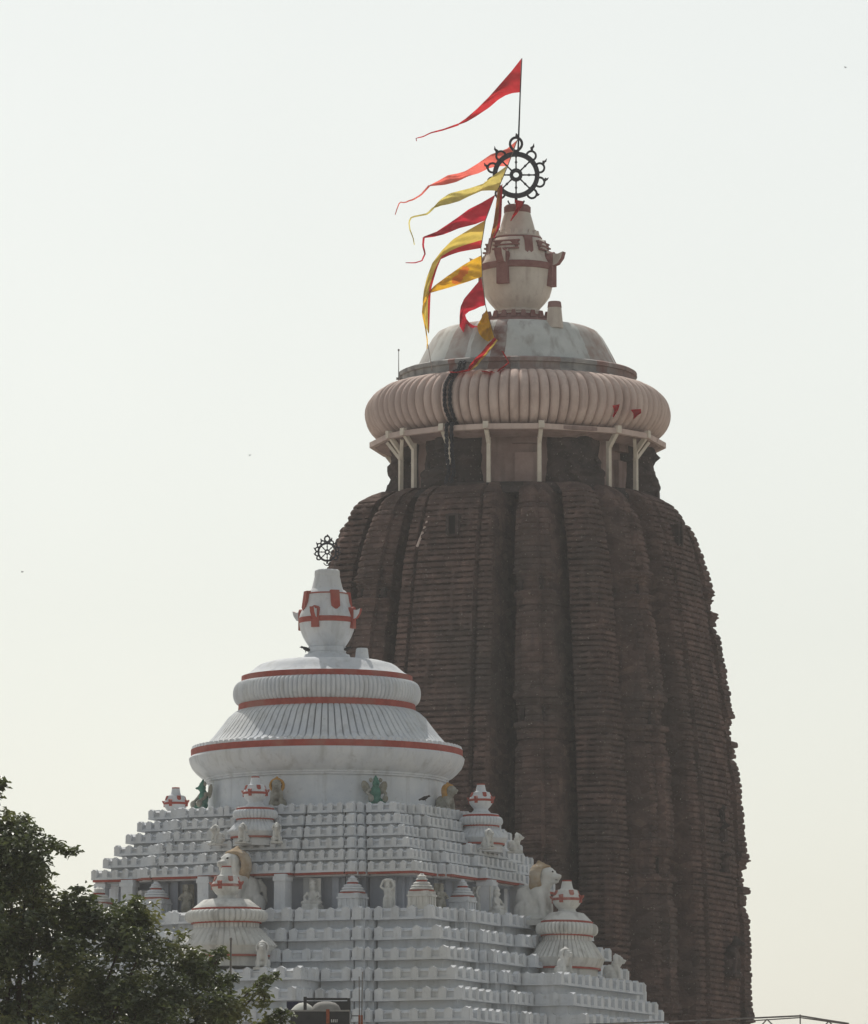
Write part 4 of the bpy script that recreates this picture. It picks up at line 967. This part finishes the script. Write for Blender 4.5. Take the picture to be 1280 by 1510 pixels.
# torn cloths caught on the ribbed disc
flag('torn_cloth', 'torn dark red cloth scrap caught on the right side of the ribbed disc', [(903, 598), (906, 606), (903, 614)], [(914, 596), (912, 604), (905, 616)], YD - 226 * SD * .80 - .1, [C_RED], wave=.06, seed=14, n=8, m=4, cat='cloth', group='cloth scraps on the ribbed disc')
flag('torn_cloth', 'torn maroon cloth scrap hanging furthest right on the ribbed disc', [(930, 604), (934, 610), (934, 619)], [(945, 603), (946, 609), (941, 612)], YD - 226 * SD * .66 - .1, [C_RED], wave=.06, seed=15, n=8, m=4, cat='cloth', group='cloth scraps on the ribbed disc')
# rope that carries the flags
rp = za([(868, 620), (805, 790), (740, 945), (725, 970), (665, 1130), (637, 1305)]) + zb_([(641, 155), (645, 290), (665, 470), (690, 560), (722, 670)])
yy = [Yf - .2, Yf - .3, Yf - .6, Yf - .9, Yf - 1.1, Yf - 1.3, Yf - 1.5, Yf - 2.2, Yf - 3.0, Yf - 3.8, YD - 5.7]
rb = MB(); rpts = [P(x, y, Y) for (x, y), Y in zip(rp, yy)]; rb.tube([p - rpts[0] for p in rpts], .022, 5)
ro = rb.build('flag_rope', M_ROPE); ro.location = rpts[0]; tag(ro, 'thin rope running from the wheel down past the vase, carrying the flags', 'rope')
rb = MB(); pts = [P(631, 508, Yf - 2), P(634, 525, YD - 4), P(637, 546, YD - 5.4)]; rb.tube([p - pts[0] for p in pts], .018, 5); r2 = rb.build('loose_cord', M_ROPE); r2.location = pts[0]; tag(r2, 'thin loose cord below the longest flag, left of the dome', 'cord')
# lightning rod and chain
lr = MB(); p0 = RP(-82, 178, 562); h = ZR(520, YD) - p0.z; lr.tube([(0, 0, -.1), (0, 0, h)], [.03, .018], 6); lr.ell((0, 0, h), (.05, .05, .07)); lr.box((0, 0, 0), (.25, .25, .1))
o = lr.build('lightning_rod', M_STEEL); o.location = p0; tag(o, 'thin upright rod standing at the left edge of the ribbed disc', 'rod')
path = []
for (r_, z_) in reversed(dpr[1:]): path.append((r_ / SD + 1.5, z_))
path = [(178, ZR(557, YD))] + path + [(221, ZR(652, YD)), (221, ZR(690, YD)), (214, ZR(722, YD)), (222, ZR(736, YD))]
ch = thing('iron_chain', 'heavy dark chains hanging over the left of the ribbed disc down to the shoulder', 'chain', RP(-27, 200, 560))
lp = []
for az in (-28.4, -26.2):
    pts = resample([(r_, z_ / SD, 0) for r_, z_ in path], 64); m = MB()
    for i in range(63):
        mid = (pts[i] + pts[i + 1]) / 2; dirv = (pts[i + 1] - pts[i]).normalized(); a = R(az + .12 * math.sin(i * .7))
        rad = Vector((math.sin(a), -math.cos(a), 0)); d3 = rad * dirv.x + Vector((0, 0, dirv.y)); tan = Vector((math.cos(a), math.sin(a), 0)); nor = d3.cross(tan)
        c = rad * (mid.x * SD + .05) + Vector((0, 0, mid.y * SD)) + Vector((XD, YD, 0)) - ch.location
        w_ = tan if i % 2 == 0 else nor; lpt = []
        for k in range(10):
            t = 2 * PI * k / 10; lpt.append(c + d3 * (.135 * math.cos(t)) + w_ * (.085 * math.sin(t)))
        m.tube(lpt, .034, 5, closed=True)
    m.build('chain_strand', M_IRON, ch)

# ================================================================== tree
YT = 150.0; mp = MPP(1350, YT)
def leaf_mat():
    m = mat('glossy_leaf', (.034, .052, .018), (.135, .165, .045), 2.6, rough=.42, bump=0, spec=1.0, transl=.34, c3=(.22, .22, .06))
    return m
M_LEAF = leaf_mat()
OUT = [(-330, 1560), (-320, 1420), (-260, 1300), (-170, 1225), (-80, 1196), (0, 1203), (38, 1217), (66, 1240), (70, 1270), (66, 1296), (90, 1322), (120, 1312), (155, 1318), (178, 1330), (203, 1336), (228, 1350), (246, 1352), (262, 1375), (268, 1396), (300, 1402), (322, 1424), (340, 1436), (350, 1468), (362, 1492), (392, 1540), (410, 1620), (380, 1720), (250, 1800), (0, 1840), (-200, 1790), (-310, 1680)]
def inside(x, y):
    c = False; n = len(OUT)
    for i in range(n):
        (x0, y0), (x1, y1) = OUT[i], OUT[i - 1]
        if (y0 > y) != (y1 > y) and x < (x1 - x0) * (y - y0) / (y1 - y0) + x0: c = not c
    return c
def edge_d(x, y):
    b = 1e9
    for i in range(len(OUT)):
        a0, a1 = Vector(OUT[i]), Vector(OUT[i - 1]); p = Vector((x, y)); d = a1 - a0
        t = max(0, min(1, (p - a0).dot(d) / d.length_squared)); b = min(b, (a0 + d * t - p).length)
    return b
tr = random.Random(21); clumps = []
while len(clumps) < 560:
    x, y = tr.uniform(-330, 410), tr.uniform(1180, 1840)
    if not inside(x, y): continue
    if y > 1540 and tr.random() < .62: continue
    if x < -20 and tr.random() < .5: continue
    e = edge_d(x, y)
    if e < 9: continue
    dm_ = min(3.6, .4 + e * mp * 1.1); dep = tr.uniform(-dm_, dm_)
    clumps.append((P(x, y, YT + dep), tr.uniform(.26, .50), min(1.0, e / 25)))
BR = [[(62, 1258), (78, 1247), (92, 1252), (100, 1256), (110, 1258)], [(60, 1246), (72, 1240), (84, 1246)], [(3, 1152), (0, 1160), (-4, 1172), (-10, 1185)], [(352, 1478), (368, 1462), (382, 1450), (394, 1444), (402, 1440)], [(384, 1460), (390, 1470), (388, 1482)],
      [(385, 1512), (400, 1500), (412, 1492), (424, 1498)], [(396, 1508), (410, 1506)], [(100, 1322), (120, 1310)], [(190, 1345), (204, 1330), (200, 1326)], [(262, 1398), (270, 1380)], [(318, 1420), (326, 1408), (324, 1404)], [(30, 1215), (36, 1206), (50, 1226)], [(330, 1445), (346, 1440)], [(14, 1210), (12, 1200)]]
for b in BR:
    for (x, y) in b: clumps.append((P(x, y, YT + tr.uniform(-.5, .5)), tr.uniform(.10, .17), .3))
lv = []; lf = []
for (c, rad, dens) in clumps:
    nl = int(20 + 185 * rad * rad * 4) if rad > .2 else int(22 + rad * 90)
    ax = Vector((tr.gauss(0, 1), tr.gauss(0, 1), tr.gauss(0, .6))).normalized()
    for _ in range(nl):
        d = Vector((tr.gauss(0, 1), tr.gauss(0, 1), tr.gauss(0, .8))); d.normalize(); d *= rad * tr.random() ** .45
        p = c + d + ax * tr.uniform(-.4, .4) * rad
        L = tr.uniform(.12, .215); W = L * tr.uniform(.42, .62)
        nrm = (Vector((tr.gauss(0, .62), tr.gauss(-.12, .62), 1.0)) + d.normalized() * .35).normalized()
        if tr.random() < .30: nrm = Vector((tr.gauss(0, 1), tr.gauss(0, 1), tr.gauss(0, 1))).normalized()
        a_ = tr.uniform(0, 2 * PI); t = Vector((math.cos(a_), math.sin(a_), tr.gauss(-.2, .3))); t = (t - nrm * t.dot(nrm)).normalized(); s = nrm.cross(t)
        o = len(lv); k = nrm * (W * .28)
        lv += [p, p + t * (L * .45) + s * W * .5 + k, p + t * L - nrm * (L * .10), p + t * (L * .45) - s * W * .5 + k, p + t * (L * .5)]
        lf += [(o, o + 4, o + 1), (o + 4, o + 2, o + 1), (o, o + 3, o + 4), (o + 4, o + 3, o + 2)]
base = P(-20, 1800, YT); base.z = 0
tree = thing('leafy_tree', 'dense dark green leafy tree in the lower left corner, in front of the white hall', 'tree', base)
cm = MB(); cm.v = [tuple(v - base) for v in lv]; cm.f = lf; cm.m = [0] * len(lf); cm.build('crown', M_LEAF, tree)
tk = MB(); tk.tube([(0, 0, -.3), (.05, .1, 1.2), (.2, .0, 2.8), (.1, .1, 4.4), (0, 0, 6.2)], [.62, .46, .40, .36, .28], 12)
limb_ends = tr.sample([c for c, r_, d_ in clumps if r_ > .2], 46)
for e in limb_ends:
    e = e - base; s0 = Vector((.05, .05, tr.uniform(3.6, 6.0))); mid = s0.lerp(e, .5) + Vector((tr.uniform(-.4, .4), tr.uniform(-.4, .4), tr.uniform(-.2, .7)))
    tk.tube([s0, s0.lerp(mid, .5) + Vector((0, 0, .15)), mid, mid.lerp(e, .55), e], [.15, .11, .075, .045, .015], 6)
for b in BR:
    pts = [P(x, y, YT) - base for x, y in b]
    if len(pts) > 2: tk.tube([pts[0] + Vector((-.4, 0, -.4))] + pts, [.03] + [.022] * (len(pts) - 1) + [.006], 5)
tk.build('trunk', M_BARK, tree, R(60))

# ================================================================== foreground roof, tank, rods, truss
YB = 200.0; mb_ = MPP(1500, YB)
zroof = ZR(1512, YB) - .95
x0, x1 = P(395, 1500, YB).x, P(1330, 1500, YB).x
hs_ = thing('flat_roofed_house', 'flat roofed plaster house below the picture edge carrying tank and roof frame', 'house', ((x0 + x1) / 2, YB + 5, 0))
b = MB(); b.box((0, 0, zroof / 2), (x1 - x0, 13, zroof)); b.build('wall', M_HOUSE, hs_)
b = MB(); b.box((0, 0, zroof + .06), (x1 - x0 + .4, 13.4, .12))
for sx in (-1, 1): b.box((sx * (x1 - x0 + .2) / 2, 0, zroof + .3), (.15, 13.4, .36))
b.box((0, 6.6, zroof + .3), (x1 - x0 + .05, .15, .36)); b.build('roof', M_CONC, hs_)
for k in range(5):
    for l in range(3):
        wv = MB(); wv.box((-(x1 - x0) / 2 + 2.2 + k * (x1 - x0 - 4.4) / 4, -6.5, 2.4 + l * 3.9), (1.3, .12, 1.6)); wo = wv.build('window', M_DARK, hs_)
        fr = MB()
        for sx in (-.7, 0, .7): fr.box((-(x1 - x0) / 2 + 2.2 + k * (x1 - x0 - 4.4) / 4 + sx, -6.54, 2.4 + l * 3.9), (.09, .16, 1.7))
        fr.build('window_frame', M_RUST, wo)
def pt(px, py, Y=YB): return P(px, py, Y)
tk0 = pt(470, 1512); tk0.z = zroof + .12
tank = thing('water_tank', 'dark roof box with a pale domed tank lid showing through its open frame', 'water tank', tk0)
def rel(px, py, dy=0.0): return P(px, py, YB + dy) - tk0
def slab(name, px0, py0, px1, py1, y0, y1, m, par):
    a, c = rel(px0, py1, 0), rel(px1, py0, 0); q = MB(); q.box(((a.x + c.x) / 2, (y0 + y1) / 2, (a.z + c.z) / 2), (c.x - a.x, y1 - y0, c.z - a.z)); return q.build(name, m, par)
zfl = -(tk0.z - zroof) + .02
ft_, fb_ = rel(429, 1492), rel(516, 1560)
q = MB(); q.box(((ft_.x + fb_.x) / 2, 0.0, ft_.z / 2), (fb_.x - ft_.x, 1.5, ft_.z)); bx_ = q.build('lower_box', M_BLACKP, tank)
lt = MB()
for k, (px, ph) in enumerate(((489.5, 4.2), (492.2, 4.6), (494.8, 4.2), (497.5, 4.6))):
    c = rel(px, 1507); lt.box((c.x, -.757, c.z), (.028, .012, .09)); lt.box((c.x + .016, -.757, c.z + (.03 if k % 2 else -.03)), (.022, .012, .02))
lt.build('lettering', M_WHITE2, bx_)
slab('rust_strip', 481.5, 1490, 486.5, 1511, -.80, -.752, M_RUST, tank)
slab('back_panel', 449.5, 1474.5, 516.5, 1493, .80, .86, M_BLACKP, tank)
slab('frame_post', 448.2, 1471.5, 453.0, 1493, -.72, -.60, M_BLACKP, tank); slab('frame_post', 512.5, 1473.5, 516.6, 1493, -.72, -.60, M_BLACKP, tank); slab('top_rail', 453.1, 1473.2, 512.4, 1476.4, -.70, -.62, M_BLACKP, tank)
slab('side_panel', 422, 1475, 448, 1493, .60, .66, mat('dark_blue_sheet', (.012, .012, .035), (.02, .02, .05), 2, rough=.5, bump=.1), tank)
slab('top_ledge', 424, 1491, 516, 1493.2, -.78, .78, M_CONC, tank)
dmz = rel(481, 1492); q = MB(); r0 = 22 * mb_
q.lathe([(r0, dmz.z - .03), (r0 * .96, dmz.z + .08), (r0 * .82, dmz.z + .20), (r0 * .6, dmz.z + .275), (r0 * .3, dmz.z + .31), (r0 * .05, dmz.z + .315)], 40, c=(dmz.x, -.05)); q.build('tank_lid', M_CONC, tank, R(50))
dmz = rel(444, 1493); q = MB(); r0 = 20 * mb_; q.lathe([(r0, dmz.z - .03), (r0 * .9, dmz.z + .08), (r0 * .6, dmz.z + .21), (r0 * .3, dmz.z + .29), (r0 * .05, dmz.z + .31)], 40, c=(dmz.x + .06, .05)); q.build('tank_lid', mat('pale_tank', (.5, .5, .46), (.62, .62, .57), 2, bump=.15), tank, R(50))
for px, py, lb in ((530, 1440, 'shorter thin metal rod beside the black tank box'), (533.5, 1433, 'taller thin metal rod to the right of the black tank box')):
    c = pt(px, 1512); c.z = zroof + .1; h = ZR(py, YB) - c.z; hr_ = ZR(1497, YB) - c.z
    t = thing('metal_rod', lb, 'rod', c, 0, 'rods beside the tank')
    q = MB(); q.tube([(0, 0, 0), (.0, 0, h * .5), (.02 if py < 1436 else -.01, 0, h)], [.022, .02, .018], 6); q.build('rod', M_STEEL, t)
    q = MB(); q.box((0, 0, hr_ / 2), (.065, .08, hr_)); q.build('red_post', M_RUST, t)
    if py > 1436: q = MB(); q.bar((0, .03, hr_ - .02), (-.23, .03, hr_ - .02), .03); q.build('arm', M_BLACKP, t)
c = P(338.5, 1432, YT + 6); cz0 = 0.0; h = ZR(1385, YT + 6)
q = MB(); q.tube([(0, 0, 0), (0, 0, h * .6), (.03, 0, h)], [.07, .045, .024], 8); q.ell((.03, 0, h), (.035, .035, .045)); o = q.build('thin_pole', M_STEEL); o.location = (c.x, YT + 6, 0); tag(o, 'thin dark pole rising behind the tree in front of the left big miniature dome', 'pole')
# pipe roof frame, lower right
YS = 190.0
c0 = P(1180, 1512, YS); trs = thing('pipe_truss', 'thin pipe roof frame with small triangle braces along the lower right edge', 'roof truss', (c0.x, YS, zroof))
def tr_(px, py, dy=0): return P(px, py, YS + dy) - Vector((c0.x, YS, zroof))
q = MB(); q.tube([tr_(690, 1517), tr_(900, 1509.5), tr_(1040, 1504.5), tr_(1180, 1498)], .028, 6); q.tube([tr_(1180, 1498), tr_(1252, 1509.5)], .028, 6); q.build('top_pipe', M_STEEL, trs)
q = MB(); q.tube([tr_(1100, 1505.8), tr_(1180, 1500.6), tr_(1250, 1510.5)], .02, 6); q.tube([tr_(860, 1524), tr_(1110, 1513), tr_(1290, 1514)], .026, 6); q.build('lower_pipe', M_STEEL, trs)
for a, b2 in (((1131, 1503), (1122, 1513)), ((1131, 1503), (1141, 1513)), ((1180, 1496), (1180, 1516)), ((1030, 1506), (1022, 1517)), ((1030, 1506), (1040, 1516)), ((1222, 1506), (1215, 1514)), ((1222, 1506), (1230, 1514))):
    q = MB(); q.tube([tr_(*a), tr_(*b2)], .022, 6); q.build('brace', M_STEEL, trs)
for px in (1030, 1180, 1250):
    q = MB(); t_ = tr_(px, 1513.5); q.tube([(t_.x, 0, -.0), (t_.x, 0, t_.z)], .03, 6); q.build('post', M_STEEL, trs)

# ================================================================== birds
def bird(label, loc, s, fly, rz=0, group='birds in the air'):
    b = MB(); b.ell((0, 0, .1), (.11, .24, .10), M=Matrix.Rotation(R(0 if fly else -28), 4, 'X')); b.ell((0, -.24, .2 if not fly else .13), (.07, .08, .07)); b.tube([(0, -.3, .2 if not fly else .13), (0, -.40, .18 if not fly else .12)], [.03, .006], 6)
    b.tube([(0, .18, .08), (0, .42, .0 if not fly else .1)], [.07, .05], 6)
    if fly:
        for k in (-1, 1):
            b.add([(k * .06, -.1, .14), (k * .35, -.06, .32), (k * .68, .08, .26), (k * .36, .14, .29), (k * .06, .12, .13), (k * .3, .04, .27)], [(0, 1, 5), (1, 2, 5), (2, 3, 5), (3, 4, 5), (4, 0, 5)])
    else:
        for k in (-1, 1): b.ell((k * .09, .06, .1), (.04, .2, .08), M=Matrix.Rotation(R(-28), 4, 'X')); b.tube([(k * .04, -.02, .05), (k * .04, -.02, -.09)], .012, 5)
    b.v = [(x * s, y * s, z * s) for x, y, z in b.v]
    o = b.build('bird', M_BIRD, None, R(50)); o.location = loc; o.rotation_euler = (0, 0, rz); return tag(o, label, 'bird', group)
bird('black crow perched on the top parapet near the right end of the white bowl', HL(UD[5][0] - .35, -UD[5][1] + 1.35, zU0 + pU * 5 + .42) if False else front(627, UD[5][0] - .1, zU0 + pU * 5 + .50), .8, False, R(60), 'perched birds')
bird('dark bird perched at the left foot of the white spire vase', Vector((XJ - 31 * SJ, YJ - .4, ZR(961, YJ))), .85, False, R(-70), 'perched birds')
bird('dark bird perched at the right foot of the white spire vase', Vector((XJ + 30 * SJ, YJ - .4, ZR(960, YJ))), .7, False, R(70), 'perched birds')
bird('tiny bird flying in the sky at upper right', P(1247, 100, 420), .16 * 1.6, True, R(40))
bird('tiny bird flying in the sky left of the ribbed disc', P(368, 672, 400), .14 * 1.6, True, R(-30))
bird('tiny bird flying low in the sky at far left', P(33, 844, 380), .15 * 1.6, True, R(70))

# ================================================================== haze in the air (encloses the ground and everything, sky outside)
hb = MB(); hb.box((0, 4400, 60), (2 * G + 40, 9260, 122)); hz_ = hb.build('haze', None or bpy.data.materials.new('haze_air'))
hz_['kind'] = 'stuff'
hm = hz_.data.materials[0]; hm.use_nodes = True; t_ = hm.node_tree; t_.nodes.clear()
ho = t_.nodes.new('ShaderNodeOutputMaterial'); pv = t_.nodes.new('ShaderNodeVolumePrincipled')
pv.inputs['Color'].default_value = (.95, .95, .95, 1); pv.inputs['Density'].default_value = HAZE; pv.inputs['Anisotropy'].default_value = .35
t_.links.new(pv.outputs[0], ho.inputs['Volume'])
